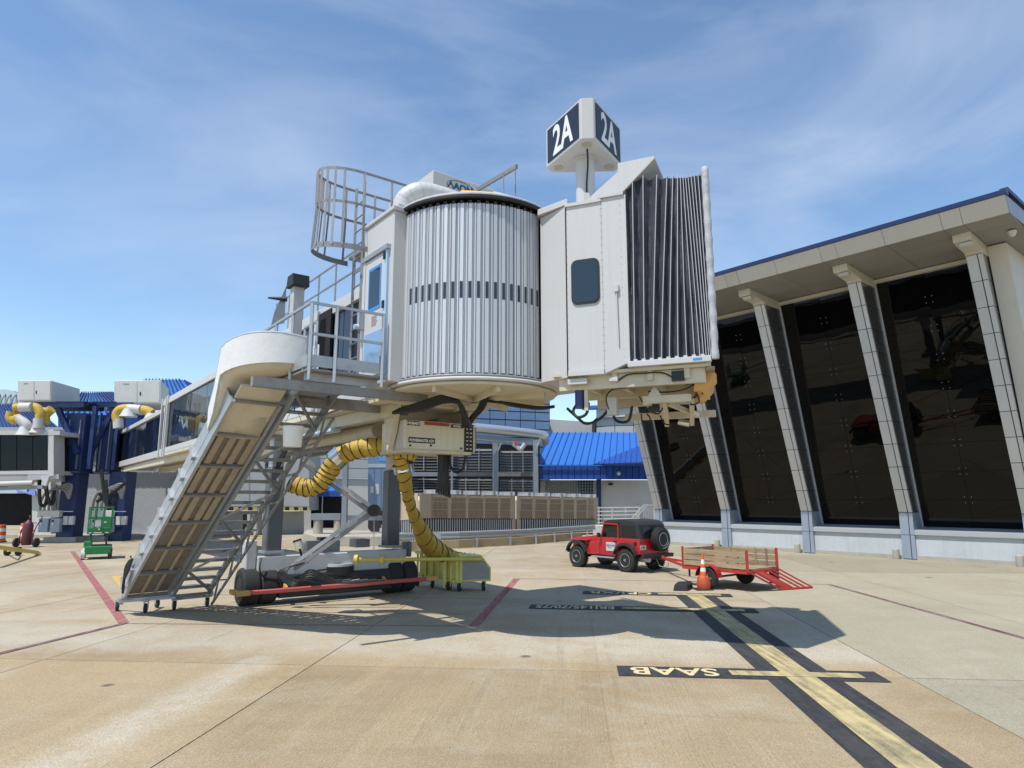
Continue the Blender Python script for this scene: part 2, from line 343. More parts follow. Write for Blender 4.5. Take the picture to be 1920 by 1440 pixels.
    spot = math_('MULTIPLY', mrange(math_('SUBTRACT', vo.outputs['Distance'], math_('MULTIPLY', math_('POWER', sc_.outputs[0], 4), .12)), -.02, .03, .75, 0), mrange(sc_.outputs[1], .55, .6))
    col = mix(spot, col, (.07, .06, .05))
    tm = noise(1.0, 5, .6, (.9, .9, 1), 0); km = nn_(t, 'ShaderNodeMapping'); km.inputs['Rotation'].default_value = (0, 0, .9); km.inputs['Scale'].default_value = (3.2, .12, 1); l(mp.outputs['Vector'], km.inputs['Vector']); tn = nn_(t, 'ShaderNodeTexNoise'); tn.inputs['Scale'].default_value = 1; tn.inputs['Detail'].default_value = 4; tn.inputs['Distortion'].default_value = .4; l(km.outputs['Vector'], tn.inputs['Vector'])
    col = mix(math_('MULTIPLY', mrange(tn.outputs['Fac'], .60, .74, 0, .5), mrange(tm, .45, .6)), col, (.19, .16, .12))
    spk = noise(55, 3, .7); spk2 = noise(16, 4, .75)
    oi = nn_(t, 'ShaderNodeObjectInfo'); hv = nn_(t, 'ShaderNodeHueSaturation'); l(col, hv.inputs['Color'])
    val = math_('MULTIPLY', mrange(spk, .3, .7, .62, 1.36), math_('MULTIPLY', mrange(spk2, .3, .7, .88, 1.12), mrange(oi.outputs['Random'], 0, 1, .89, 1.09))); l(val, hv.inputs['Value'])
    l(hv.outputs['Color'], b.inputs['Base Color'])
    gr = noise(1, 3, .6, (26, .5, 1)); gm = mrange(noise(.25, 2), .42, .6)
    hgt = math_('ADD', math_('MULTIPLY', math_('MULTIPLY', gr, gm), groove), math_('ADD', math_('MULTIPLY', spk, .35), math_('MULTIPLY', spk2, .4)))
    bp = nn_(t, 'ShaderNodeBump'); bp.inputs['Strength'].default_value = .7; bp.inputs['Distance'].default_value = .016; l(hgt, bp.inputs['Height']); l(bp.outputs['Normal'], b.inputs['Normal'])
    return m
ctan = concrete('tan_concrete', (.375, .292, .178), (.305, .228, .132), (.225, .17, .10), 1.6, True)
cgrey = concrete('grey_concrete', (.335, .295, .205), (.365, .325, .23), (.25, .22, .15), .5, False)
cgap = paint('joint_filler', (.05, .042, .032), .95, dirt=.3)
apron = MB().sheet([(-900, -60, -.022), (900, -60, -.022), (900, 1500, -.022), (-900, 1500, -.022)]).build('apron', ctan)
tag(apron, 'tan concrete airport apron', kind='structure')
gap = .018
def slab_mesh(mat, nm):
    m = MB(); u = SU/2-gap/2; v = SV/2-gap/2
    m.obox(-GU*u-GV*v+Vector((0, 0, -.021)), GU*2*u, GV*2*v, (0, 0, .021)); me = m.mesh(nm, mat)
    return me
sm_t, sm_g = slab_mesh(ctan, 'slab'), slab_mesh(cgrey, 'slab')
ainv = WM[apron].inverted()
for i in range(-14, 12):
    for j in range(-2, 7):
        c = grid((i+.5)*SU, (j+.5)*SV)
        if c.y < 2 or c.y > 50: continue
        if abs(c.x) > c.y*.82+6: continue
        dz = random.uniform(-.0025, 0)
        link('slab', sm_g if i >= 2 else sm_t, apron, ainv @ (c+Vector((0, 0, dz))))
jf = MB()
for i in range(-14, 13):
    for j in range(-2, 8):
        c = grid(i*SU, j*SV)
        if abs(c.x) > c.y*.82+12: continue
        if i != 1: jf.sheet([grid(i*SU-gap, j*SV, -.012), grid(i*SU+gap, j*SV, -.012), grid(i*SU+gap, (j+1)*SV, -.012), grid(i*SU-gap, (j+1)*SV, -.012)])
        jf.sheet([grid(i*SU, j*SV-gap, -.0125), grid((i+1)*SU, j*SV-gap, -.0125), grid((i+1)*SU, j*SV+gap, -.0125), grid(i*SU, j*SV+gap, -.0125)])
jf.build('joint_filler', cgap, apron, kind='stuff')
js = MB()
for j in range(-2, 7): js.sheet([grid(SU-gap, j*SV, -.004), grid(SU+gap, j*SV, -.004), grid(SU+gap, (j+1)*SV, -.004), grid(SU-gap, (j+1)*SV, -.004)])
js.build('joint_seal', ctan, apron, kind='stuff')
# painted markings
def worn(name, col, under, wear=.5, scale=3.0):
    m, t, b = mk(name); l = t.links.new; b.inputs['Roughness'].default_value = .8; geo = nn_(t, 'ShaderNodeNewGeometry')
    n1 = nn_(t, 'ShaderNodeTexNoise'); n1.inputs['Scale'].default_value = scale; n1.inputs['Detail'].default_value = 8; n1.inputs['Roughness'].default_value = .75; l(geo.outputs['Position'], n1.inputs['Vector'])
    mp = nn_(t, 'ShaderNodeMapping'); mp.inputs['Rotation'].default_value = (0, 0, GA); mp.inputs['Scale'].default_value = (9, .5, 1); n2 = nn_(t, 'ShaderNodeTexNoise'); n2.inputs['Scale'].default_value = 1.3; n2.inputs['Detail'].default_value = 5; l(geo.outputs['Position'], mp.inputs['Vector']); l(mp.outputs['Vector'], n2.inputs['Vector'])
    n3 = nn_(t, 'ShaderNodeTexNoise'); n3.inputs['Scale'].default_value = 60; l(geo.outputs['Position'], n3.inputs['Vector'])
    ad = nn_(t, 'ShaderNodeMath', operation='ADD'); l(n1.outputs['Fac'], ad.inputs[0]); l(n2.outputs['Fac'], ad.inputs[1]); ad2 = nn_(t, 'ShaderNodeMath', operation='MULTIPLY_ADD'); ad2.inputs[1].default_value = .3; l(n3.outputs['Fac'], ad2.inputs[0]); l(ad.outputs[0], ad2.inputs[2])
    r = nn_(t, 'ShaderNodeMapRange'); r.inputs[1].default_value = 1.0; r.inputs[2].default_value = 1.40; r.inputs[4].default_value = wear; l(ad2.outputs[0], r.inputs[0])
    mx = nn_(t, 'ShaderNodeMixRGB'); mx.inputs['Color1'].default_value = (*col, 1); mx.inputs['Color2'].default_value = (*under, 1); l(r.outputs[0], mx.inputs['Fac']); l(mx.outputs['Color'], b.inputs['Base Color'])
    return m
m_yel = worn('yellow_line_paint', (.52, .42, .20), (.17, .145, .09), 1.0, 1.7)
m_blk = worn('black_line_paint', (.022, .023, .027), (.10, .09, .075), .45, 5)
m_red = worn('red_line_paint', (.30, .055, .065), (.34, .25, .19), .75, 4)
m_mar = worn('maroon_line_paint', (.13, .035, .05), (.33, .28, .22), .8, 4)
m_thin = worn('faint_red_line_paint', (.20, .06, .06), (.33, .26, .19), .9, 6)
m_yf = worn('faded_yellow_paint', (.60, .38, .08), (.38, .28, .16), .7, 4)
m_let = worn('cream_letter_paint', (.68, .55, .30), (.40, .33, .2), .5, 5)
def strip(m, a, b, w, z):
    a, b = Vector(a), Vector(b); d = (b-a).normalized(); x = Vector((d.y, -d.x, 0))*w/2; k = Vector((0, 0, z))
    m.sheet([a-x+k, a+x+k, b+x+k, b-x+k]); return m
def marking(name, mb, mat, label=None):
    o = mb.build(name, mat); o.location.z += 0
    tag(o, label, kind='structure'); return o
LA, LB = gp(1722, 1440), gp(1303, 1117)
ld = (LB-LA).normalized(); la = LA-ld*6
px = Vector((ld.y, -ld.x, 0))
lead_b = MB(); strip(lead_b, la, LB+ld*.1, 1.02, .004)
for off in ():
    pass
marking('lead_in_line_border', lead_b, m_blk, 'black border of the lead-in line')
lead = MB(); strip(lead, la, LB, .42, .012); lead_o = marking('lead_in_line', lead, m_yel, 'worn yellow lead-in line')
def stop_bar(pl, pr_, split, w, txt, txth, sx, nm):
    """black bar with a yellow half and stencilled aircraft name, read from the far side"""
    pl, pr_ = Vector(pl), Vector(pr_); d = (pr_-pl).normalized(); up = Vector((-d.y, d.x, 0)); Ln = (pr_-pl).length
    b = MB(); strip(b, pl, pr_, w, .008); o = marking('stop_bar_border', b, m_blk, nm+' stop bar, black border')
    y = MB(); strip(y, pl+d*split, pr_-d*.28, w*.46, .016); marking('stop_bar', y, m_yel, nm+' stop bar, yellow paint')
    t = text_mb(txt, pl+d*(split-.16)+up*(txth*.5)+Vector((0, 0, .013)), -d, -up, txth, sx, 0.0, .012)
    marking('stop_bar_lettering', t, m_let, nm+' stop bar lettering')
stop_bar(gp(1158, 1258), gp(1655, 1270), 1.62, .60, 'SAAB', .42, .90, 'nearest')
stop_bar(gp(993, 1137.5), gp(1420, 1146), 2.15, .62, 'ERJ145/70/75', .42, .57, 'middle')
stop_bar(gp(1093, 1111), gp(1372, 1117), 2.0, .62, 'CRJ/XR', .42, .88, 'farthest')
def line(name, mat, pts, w, z, label):
    m = MB()
    for a, b in zip(pts[:-1], pts[1:]): strip(m, gp(*a), gp(*b), w, z)
    marking(name, m, mat, label)
line('red_line', m_red, [(136, 1034), (232, 1168)], .2, .005, 'wide red line left of the stairs')
line('red_line', m_mar, [(236, 1168.5), (-60, 1240)], .13, .009, 'dark red line running off the left edge')
line('red_line', m_red, [(969, 1085), (889, 1173.5)], .2, .005, 'wide red line right of the hose cart')
line('red_line', m_mar, [(1555, 1096), (2000, 1219)], .13, .0065, 'dark red line across the grey slabs')
line('thin_red_line', m_thin, [(240, 1169.5), (884, 1174)], .035, .0075, 'nearest thin red line')
line('thin_red_line', m_thin, [(300, 1145), (880, 1152)], .035, .0075, 'second thin red line')
line('thin_red_line', m_thin, [(380, 1115), (918, 1122)], .035, .0075, 'third thin red line')
line('thin_red_line', m_thin, [(972, 1085), (1330, 1091)], .04, .0075, 'thin red line behind the stop bars')
line('thin_red_line', m_thin, [(1440, 1094), (1556, 1096)], .04, .0095, 'thin red line behind the trailer')
line('yellow_line', m_yf, [(219, 1080), (236, 1101)], .3, .005, 'faded yellow dash beside the stairs')
line('yellow_line', m_yf, [(440, 1010), (520, 1004)], 1.6, .005, 'faded yellow patch behind the stairs')
# ---------------------------------------------------------------- terminal with leaning columns
TD = Vector((-math.sin(R(40)), math.cos(R(40)), 0)); TN = Vector((-TD.y, TD.x, 0))
T0 = Vector((16.396, 29.853, 0))
term = thing('terminal_building', 'terminal with tall dark leaning windows between slanted grey columns', 'building', T0, math.atan2(TD.y, TD.x))
# local axes: x = along the front (far end positive), y = outwards, z = up
CS = [-.26+4.36*i for i in range(-1, 4)]; KC = .327; ZB, ZT = 1.95, 11.45
def oc(z): return (z-ZB)*KC if z > ZB else 0.0
GZ0, GZ1 = 1.32, 11.72
def og(z): return -1.0+(z-GZ0)*.258
CW = .53; GRV = .34
low = MB()
for k in range(len(CS)):
    x1 = (CS[k]-CW if k < len(CS) else CS[-1]+4.36); x0 = CS[k-1] if k else -5.9
    if k == 0: x0, x1 = -5.9+.0, CS[0]-CW
    m = MB(); m.box(x0, x1, -1.3, -.12, .16, 1.02); m.build('low_wall', lowwall, term, local=True)
    m = MB(); m.box(x0, x1, -1.3, -.06, -.1, .155); m.build('plinth', paint_pl if 'paint_pl' in globals() else conc, term, local=True)
    m = MB(); m.prism([(x0, -.02, 1.025), (x0, -.02, 1.19), (x0, -1.0, 1.335), (x0, -1.3, 1.335), (x0, -1.3, 1.025)], (x1-x0, 0, 0)); m.build('sill', greymetal, term, local=True)
NR = 10; dz = (ZT-ZB)/NR
def slant(x0, x1, b0, b1, z0, z1):   # sheared box following the lean; b = depth behind the column front
    m = MB(); vs = []
    for z in (z0, z1):
        vs += [(x0, oc(z)-b1, z), (x1, oc(z)-b1, z), (x1, oc(z)-b0, z), (x0, oc(z)-b0, z)]
    return m.add(vs, [(3, 2, 1, 0), (4, 5, 6, 7), (0, 1, 5, 4), (1, 2, 6, 5), (2, 3, 7, 6), (3, 0, 4, 7)])
g_ = .012
def relmesh(mb, nm, mat): return mb.mesh(nm, mat)
z0, z1 = ZB+g_, ZB+dz-g_
pm_w = relmesh(slant(-GRV, 0, 0, .12, z0, z1), 'front_panel', clad)
pm_n = relmesh(slant(-CW, -GRV-.035, 0, .12, z0, z1), 'front_panel', clad)
sd0 = MB()
for i, s in enumerate(CS):
    colm = MB()                                    # dark core that shows in the joints
    colm.prism([(s-.02, -.015, 0.02), (s-.02, -.015, ZB), (s-.02, oc(ZT)-.015, ZT), (s-.02, og(ZT)-.02, ZT), (s-.02, og(GZ0)-.02, GZ0), (s-.02, -1.2, .02)][::-1], (-CW+.04, 0, 0))
    col = colm.build('column', claddark, term, local=True)
    for r in range(NR):
        off = (s, oc(ZB+r*dz), r*dz)
        link('front_panel', pm_w, col, off); link('front_panel', pm_n, col, off)
    # side panels reach from the front to the glass, so they widen with height
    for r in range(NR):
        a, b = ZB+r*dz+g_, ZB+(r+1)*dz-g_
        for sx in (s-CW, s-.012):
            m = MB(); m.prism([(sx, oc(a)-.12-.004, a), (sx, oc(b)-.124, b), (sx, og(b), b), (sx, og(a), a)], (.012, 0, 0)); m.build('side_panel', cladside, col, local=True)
    for (a, b) in ((.03, 1.0), (1.02, ZB-g_)):
        m = MB(); m.box(s-GRV, s, -.12, 0, a, b); m.build('base_panel', cladblue, col, local=True)
        m = MB(); m.box(s-CW, s-GRV-.035, -.12, 0, a, b); m.build('base_panel', cladblue, col, local=True)
        for sx in (s-CW, s-.012):
            m = MB(); m.box(sx, sx+.012, -1.2, -.124, a, b); m.build('base_panel', cladblue, col, local=True)
    zt = ZT
    m = MB(); o1 = oc(zt); m.prism([(s+.03, o1-.05, zt), (s+.03, o1+.05, zt+.10), (s+.03, 4.30, zt+.24), (s+.03, 4.36, zt+.60), (s+.03, 1.5, zt+.35), (s+.03, 1.5, zt)], (-CW-.06, 0, 0)); bk = m.build('beam_end', tanpan, col, local=True, bevel=.01)
    m = MB(); m.box(s-.52, s-.14, 3.95, 4.2, zt+.06, zt+.20); m.build('light_box', tanpan, col, local=True)
    m = MB(); m.lathe([(.13, 0), (.14, .05), (.13, .40), (.10, .43)], (s+.2, .16, 0), 'z', 14); m.build('downpipe_shoe', conc, col, local=True)
# glass, two panes wide and nine high in each bay
NP = 9
for i in range(len(CS)-1):
    xa = CS[i]; xb = CS[i]+4.36-CW
    if i == len(CS)-1: pass
    xm = xa+(xb-xa)*.5
    fr = MB(); fr.prism([(xa, og(GZ0)-.05, GZ0), (xa, og(GZ1)-.05, GZ1), (xa, og(GZ1)-.3, GZ1), (xa, og(GZ0)-.3, GZ0)], (xb-xa, 0, 0)); bay = fr.build('window', dark, term, local=True)
    for c, (p0, p1) in enumerate(((xa+.01, xm-.006), (xm+.006, xb-.01))):
        for r in range(NP):
            a = GZ0+(GZ1-GZ0)*r/NP+.006; b = GZ0+(GZ1-GZ0)*(r+1)/NP-.006; j = random.uniform(-.004, .004)
            m = MB(); m.prism([(p0, og(a), a), (p0, og(b)+j, b), (p0, og(b)-.02+j, b), (p0, og(a)-.02, a)], (p1-p0, 0, 0)); m.build('pane', termglass, bay, local=True)
    for r in range(1, NP):
        z = GZ0+(GZ1-GZ0)*r/NP; m = MB()
        for dx in (-.12, .12):
            for dzz in (-.12, .12): m.lathe([(.018, -.002), (.018, .02), (.008, .024)], (xm+dx, og(z+dzz), z+dzz), 'y', 8)
        m.build('spider_fitting', galvd, bay, local=True, kind='stuff')
    m = MB(); m.box(xa-.0, xb, og(GZ1)-.1, og(GZ1)+.16, GZ1-.10, GZ1+.04); m.build('head_trim', tanpan, term, local=True)
    m = MB(); m.prism([(xb-.06, og(GZ0)+.001, GZ0), (xb-.06, og(GZ1)+.001, GZ1-.1), (xb-.06, og(GZ1)+.06, GZ1-.1), (xb-.06, og(GZ0)+.06, GZ0)], (.06, 0, 0)); m.build('edge_trim', greymetal, term, local=True)
# soffit and fascia
XE, XF = -6.55, CS[-1]+.9
SO0, SZ0, SO1, SZ1 = 1.55, 11.78, 5.12, 12.0
xs = [XE]+sorted([c+k for c in CS for k in (.05, -CW-.05, 2.0) if c+k < CS[-1]+.5])+[XF]
m = MB(); m.prism([(XE+.01, .8, 11.9), (XE+.01, SO1-.02, 12.04), (XE+.01, 5.36, 12.6), (XE+.01, -7, 13.4), (XE+.01, -7, 11.9)][::-1], (XF-XE-.02, 0, 0)); core = m.build('roof', claddark, term, local=True)
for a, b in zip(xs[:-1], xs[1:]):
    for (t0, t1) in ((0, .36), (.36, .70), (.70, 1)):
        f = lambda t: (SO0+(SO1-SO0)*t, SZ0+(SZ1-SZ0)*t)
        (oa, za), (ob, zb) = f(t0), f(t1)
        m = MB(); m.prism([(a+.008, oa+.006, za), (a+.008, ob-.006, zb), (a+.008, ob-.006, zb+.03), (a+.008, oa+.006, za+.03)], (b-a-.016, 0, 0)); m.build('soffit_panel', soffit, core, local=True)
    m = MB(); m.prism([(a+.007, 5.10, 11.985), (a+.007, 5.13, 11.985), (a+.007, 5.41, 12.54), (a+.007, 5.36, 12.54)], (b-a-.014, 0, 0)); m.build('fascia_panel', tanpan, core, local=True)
m = MB(); m.prism([(XE-.06, 5.2, 12.55), (XE-.06, 5.46, 12.55), (XE-.06, 5.5, 12.70), (XE-.06, 5.2, 12.76)], (XF-XE+.1, 0, 0)); m.build('coping', navy, core, local=True)
m = MB(); m.box(XE-.06, XE+.18, -7, 5.2, 12.72, 12.86); m.build('coping', navy, core, local=True)
m = MB(); m.prism([(XE-.008, 5.08, 11.99), (XE-.008, 5.38, 12.55), (XE-.008, -7, 12.7), (XE-.008, -7, 12.0)], (.016, 0, 0)); m.build('fascia_panel', cladblue, core, local=True)
# soffit over the return and the end wall
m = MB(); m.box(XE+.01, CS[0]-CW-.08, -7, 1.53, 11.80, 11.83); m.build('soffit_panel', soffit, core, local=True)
ew = MB(); ew.box(CS[0]-CW-.62, CS[0]-CW-.05, -7, -.2, 0.02, 11.8); ewo = ew.build('end_wall', conc, term, local=True)
for r in range(11):
    z = .1+r*1.06
    for q in range(3):
        m = MB(); m.box(CS[0]-CW-.66, CS[0]-CW-.62, -6.9+q*2.1, -4.83+q*2.1, z, z+1.045); m.build('wall_panel', tanpan, ewo, local=True)
m = MB(); m.prism([(CS[0]-CW-.64, -.6, .02), (CS[0]-CW-.64, .05, 1.95), (CS[0]-CW-.64, 2.6, 11.79), (CS[0]-CW-.64, -.6, 11.79)], (.6, 0, 0)); m.build('corner_pier', tanpan, ewo, local=True)
m = MB(); m.box(-6, CS[-1]-.1, -9, -1.7, .02, 11.7); m.build('inner_block', dark, term, local=True)
m = MB(); m.lathe([(.14, 0), (.14, -.06), (.11, -.1), (.1, -.16), (.05, -.2)], (-6.2, 3.5, 11.86), 'z', 14); m.build('security_camera', white, term, local=True)
# ---------------------------------------------------------------- buildings and plant behind the stand
AWAY = Vector((0, 1, 0))
def lerp(a, b, t): return a+(b-a)*t
def bil(c, s, t): return lerp(lerp(c[0], c[1], s), lerp(c[3], c[2], s), t)     # corners bl, br, tr, tl
def quad(c, th=.05, s0=0, s1=1, t0=0, t1=1, push=0.0):
    """a panel of real thickness covering part of a four-cornered face"""
    p = [bil(c, s0, t0), bil(c, s1, t0), bil(c, s1, t1), bil(c, s0, t1)]
    n_ = (p[1]-p[0]).cross(p[3]-p[0]).normalized()
    if n_.y > 0: n_ = -n_
    p = [q+n_*push for q in p]
    return MB().prism(p, -n_*th)
def pq(x0, x1, yb0, yb1, yt0, yt1, Y0, Y1): return [at(x0, yb0, Y0), at(x1, yb1, Y1), at(x1, yt1, Y1), at(x0, yt0, Y0)]
def block(name, c, depth, mat, par, **k):
    p = [q.copy() for q in c]; return MB().prism(p, Vector((0, depth, 0))).build(name, mat, par, **k)
# --- chillers
def chiller(lbl, x0, x1, Y0, Y1, fr, endface=None):
    f = lambda x: (x-787)/(1121-787)
    yt = lambda x: 925+8*f(x); ym = lambda x: 972+1*f(x); yb = lambda x: 1016-19*f(x)
    o = thing('chiller', lbl, 'chiller', Vector((at(x0, 1000, Y0).x, Y0, 0)), 0, 'tan chillers behind the guard rail')
    top = pq(x0, x1, ym(x0), ym(x1), yt(x0), yt(x1), Y0, Y1); bot = pq(x0, x1, yb(x0), yb(x1), ym(x0)+.6, ym(x1)+.6, Y0, Y1)
    block('casing', [q+Vector((0, .12, 0)) for q in top], 2.2, chtan, o)
    block('base_void', [q+Vector((0, .5, 0)) for q in bot], 1.6, dark, o)
    fins = MB()
    for (a, b) in fr:
        s0, s1 = (a-x0)/(x1-x0), (b-x0)/(x1-x0)
        quad(top, .05, s0, s1, .04, .96, .01).build('grille', chgrille, o)
        for k in range(13):
            s = s0+(s1-s0)*(k+.5)/13; q = quad(top, .03, s-.0016, s+.0016, .05, .95, .045); fins.add(q.v, q.f)
        for t in (.36, .68):
            q = quad(top, .02, s0, s1, t-.012, t+.012, .055); fins.add(q.v, q.f)
    fins.build('grille_fins', chtan, o, kind='stuff')
    edges = [0]+[v for ab in fr for v in ((ab[0]-x0)/(x1-x0), (ab[1]-x0)/(x1-x0))]+[1]
    for k in range(0, len(edges), 2):
        if edges[k+1]-edges[k] > .004: quad(top, .08, edges[k], edges[k+1], 0, 1, .03).build('casing_post', chtan, o)
    pk = MB(); npk = int((x1-x0)/4.1)
    for k in range(npk):
        s = (k+.5)/npk
        q = quad(bot, .05, s-.17/npk, s+.17/npk, .0, .98, .02); pk.add(q.v, q.f)
    pk.build('base_pickets', greymetal, o, kind='stuff')
    for s in (0.0, 1.0): quad(bot, .3, max(0, s-.03), min(1, s+.03), 0, 1, .03).build('leg', chtan, o)
    nf = max(3, int((x1-x0)/30))
    for k in range(nf):
        c = bil(top, (k+.5)/nf, 1)+Vector((0, 1.1, 0)); MB().lathe([(.55, 0), (.55, .22), (.5, .24)], c, 'z', 18).build('fan_shroud', silver, o)
    if endface:
        e = [at(endface, 975, Y0+3), at(x0, ym(x0), Y0), at(x0, yt(x0), Y0), at(endface, 925, Y0+3)]
        quad(e, .05, 0, 1, 0, 1, .13).build('end_panel', paint('chiller_tan_sunlit', (.55, .44, .32), .55, dirt=.12), o)  # chiller tan made lighter, the sun on this end put into the colour
        eb = [at(endface, 1012, Y0+3), at(x0, yb(x0), Y0), at(x0, ym(x0)+.6, Y0), at(endface, 975.6, Y0+3)]; pk2 = MB()
        quad(eb, .05, 0, 1, 0, 1, -.3).build('end_void', dark, o)
        for k in range(11):
            q = quad(eb, .05, (k+.5)/11-.018, (k+.5)/11+.018, 0, .98, .1); pk2.add(q.v, q.f)
        pk2.build('end_pickets', greymetal, o, kind='stuff')
    return o
chiller('long tan louvred chiller directly behind the hose cart', 787, 966, 40, 45.5, [(806, 835), (840, 867), (872, 900), (904, 930), (934, 955)], 742)
chiller('tan louvred chiller nearer the red off-road car', 969, 1121, 45.7, 51, [(974, 995), (1000, 1021), (1026, 1047), (1052, 1072), (1077, 1097), (1100, 1112)])
# --- kerb wall and guard rail
kp = [gp(735, 1033), gp(775, 1031), gp(860, 1028), gp(985, 1021), gp(1092, 1011)]
kw = MB()
for a, b in zip(kp[:-1], kp[1:]): kw.prism([a, b, b+UP*.42, a+UP*.42], Vector((-.2, .8, 0)).normalized()*.25)
tag(kw.build('kerb_wall', paint('stained_kerb', (.42, .33, .20), .9, dirt=.6, dscale=1.4, dcol=(.22, .16, .09))), 'low stained concrete kerb wall under the guard rail', 'kerb')
gr_ = thing('guard_rail', 'galvanised steel guard rail along the low kerb wall', 'guard rail', gp(985, 1021))
rp0 = [p+Vector((.05, -.18, .52)) for p in kp]; rp0[-1] = rp0[-1]+Vector((.9, 1.4, 0))
prf = [(0, 0), (.06, .04), (.06, .10), (0, .15), (0, .19), (.06, .24), (.06, .30), (0, .34)]
g = MB()
for a, b in zip(rp0[:-1], rp0[1:]):
    nr = Vector(((b-a).y, -(b-a).x, 0)).normalized()
    vs = [a+nr*q[0]+UP*q[1] for q in prf]+[b+nr*q[0]+UP*q[1] for q in prf]; g.add(vs, [(i, i+1, 9+i, 8+i) for i in range(7)], False)
g.build('beam', galv, gr_)
for a, b in zip(rp0[:-1], rp0[1:]):
    n_ = max(1, int((b-a).length/1.9))
    for k in range(n_): p = lerp(a, b, (k+.5)/n_); MB().bar(Vector((p.x, p.y+.06, 0)), Vector((p.x, p.y+.06, .86)), .10, .12).build('post', galv, gr_)
MB().obox(rp0[1]+Vector((.35, -.22, -.04)), (.95, .35, 0), (.02, -.05, 0), (0, 0, .42)).build('end_shield', galv, gr_)
# --- louvred cooling tower
ct = thing('cooling_tower', 'dark louvred cooling tower in a grey steel frame behind the chillers', 'cooling tower', Vector((-2, 54, 0)))
block('shell', pq(762, 1012, 930, 930, 826, 836, 54.6, 57.6), 4, dark, ct)
for (x0, x1, dy) in ((768, 846, 0), (848, 922, 2), (937, 1000, 6)):
    for (ya, yb) in ((838+dy, 882+dy*.6), (895+dy*.5, 925+dy*.3)):
        c = pq(x0, x1, yb, yb, ya, ya, 54.2, 55.2 if x0 < 900 else 56); nl = 8 if yb-ya > 36 else 6
        for k in range(nl):
            t0 = k/nl; q = [bil(c, 0, t0)+Vector((0, -.05, 0)), bil(c, 1, t0)+Vector((0, -.05, 0)), bil(c, 1, t0+.62/nl)+Vector((0, .2, 0)), bil(c, 0, t0+.62/nl)+Vector((0, .2, 0))]
            MB().prism(q, (0, .03, .02)).build('louvre', louver, ct)
        for s in (.33, .66): quad(c, .02, s-.008, s+.008, 0, 1, .12).build('tie_rod', galv, ct)
for x, w in ((764, 5), (929, 11), (1004, 9), (847, 3)): quad(pq(x-w/2, x+w/2, 932, 932, 828, 828, 53.9, 53.9), .3).build('frame_post', steelpost, ct)
for y in (889,): quad(pq(764, 1008, y+4, y+4, y-4, y-4, 53.95, 56), .2).build('frame_beam', steelpost, ct)
pr_ = thing('pipe_rack', 'silver jacketed pipe on a grey beam above the cooling tower', 'pipe', at(950, 925, 52))
MB().tube(smooth_pts([at(880, 801, 51), at(950, 808, 52), at(1010, 815, 53), at(1021, 819, 53.6), at(1022, 828, 54.6)], 5), .36, 14).build('pipe', silver, pr_)
MB().bar(at(890, 820, 51.2), at(1015, 831, 53), .5, .42).build('beam', steelpost, pr_)
for x in (929, 1004): MB().bar(at(x, 826, 52.6), at(x+1, 930, 52.6), .36, .36).build('post', steelpost, pr_)
for x in (940, 1010): MB().bar(at(x+3, 822, 51.9), at(x-6, 845, 52.3), .08, .08).build('strut', silver, pr_)
MB().tube(smooth_pts([at(962, 832, 52), at(970, 838, 52), at(976, 842, 52), at(984, 832, 52)], 4), .18, 10).build('valve', silver, pr_); MB().lathe([(.15, 0), (.15, .1)], at(967, 832, 51.8), 'y', 10).build('handwheel', redp, pr_)
# --- blue-grey panelled building
pb = thing('panel_building', 'blue-grey metal panelled building rising behind the cooling tower', 'building', Vector((-2, 64, 0)))
c = pq(860, 1031, 900, 905, 735, 742, 62, 65); block('core', [q+Vector((0, .06, 0)) for q in c], 12, claddark, pb)
for i in range(6):
    for j in range(10): quad(c, .06, i/6+.004, (i+1)/6-.004, j/10+.006, (j+1)/10-.006, 0).build('wall_panel', bluemetal, pb)
pb2 = thing('grey_annex', 'pale grey annex with banded panels and white stucco base behind the bridge legs', 'building', Vector((-13, 57, 0)))
c = pq(560, 702, 1002, 1002, 770, 775, 56, 57.5); block('core', [q+Vector((0, .06, 0)) for q in c], 8, stucco, pb2)
for j in range(7): quad(c, .08, 0, 1, .46+j*.077, .46+(j+1)*.077-.006, .05).build('wall_panel', greymetal, pb2)
quad(c, .1, 0, 1, .447, .458, .09).build('band_trim', white, pb2)
# --- building with bright blue roof
bb = thing('blue_roof_building', 'white building with bright blue standing seam roof beside the terminal', 'building', Vector((8, 62, 0)))
e0, e1, r0, r1 = at(1005, 871, 58), at(1222, 873, 58), at(1034, 811, 64), at(1214, 811, 64)
rf = MB().prism([e0, e1, r1, r0], (0, .1, -.12)).build('roof', blueroof, bb)
for k in range(17):
    t = k/16; a, b = lerp(e0, e1, t), lerp(r0, r1, t); MB().bar(a+UP*.03, b+UP*.03, .06, .12).build('roof_seam', bluefascia, rf)
h0, h1, h2 = at(1112, 870, 57.9), at(1224, 866, 55), at(1224, 826, 60.5); hp_ = MB().prism([h0, h1, h2], (0, .2, -.15)).build('hip_roof', bluefascia, bb)
for k in range(1, 11):
    t = k/11; MB().bar(lerp(h0, h1, t)+UP*.03, lerp(h0, h2, t)+UP*.03, .05, .08).build('roof_seam', bluefascia, hp_)
fa = pq(1005, 1222, 899, 899, 873.5, 873.5, 57.8, 57.8)
quad(fa, .1, 0, 1, 0, 1, -.12).build('fascia_back', navy, bb)
for k in range(18): quad(fa, .1, k/18+.003, (k+1)/18-.003, 0, 1, 0).build('fascia_panel', bluefascia, bb)
MB().bar(at(1005, 872.6, 57.6), at(1222, 872.6, 57.6), .12, .1).build('gutter', blueroof, bb)
wl = pq(1008, 1226, 1000, 1000, 900, 900, 59.6, 59.6); block('wall', wl, 5, stucco, bb)
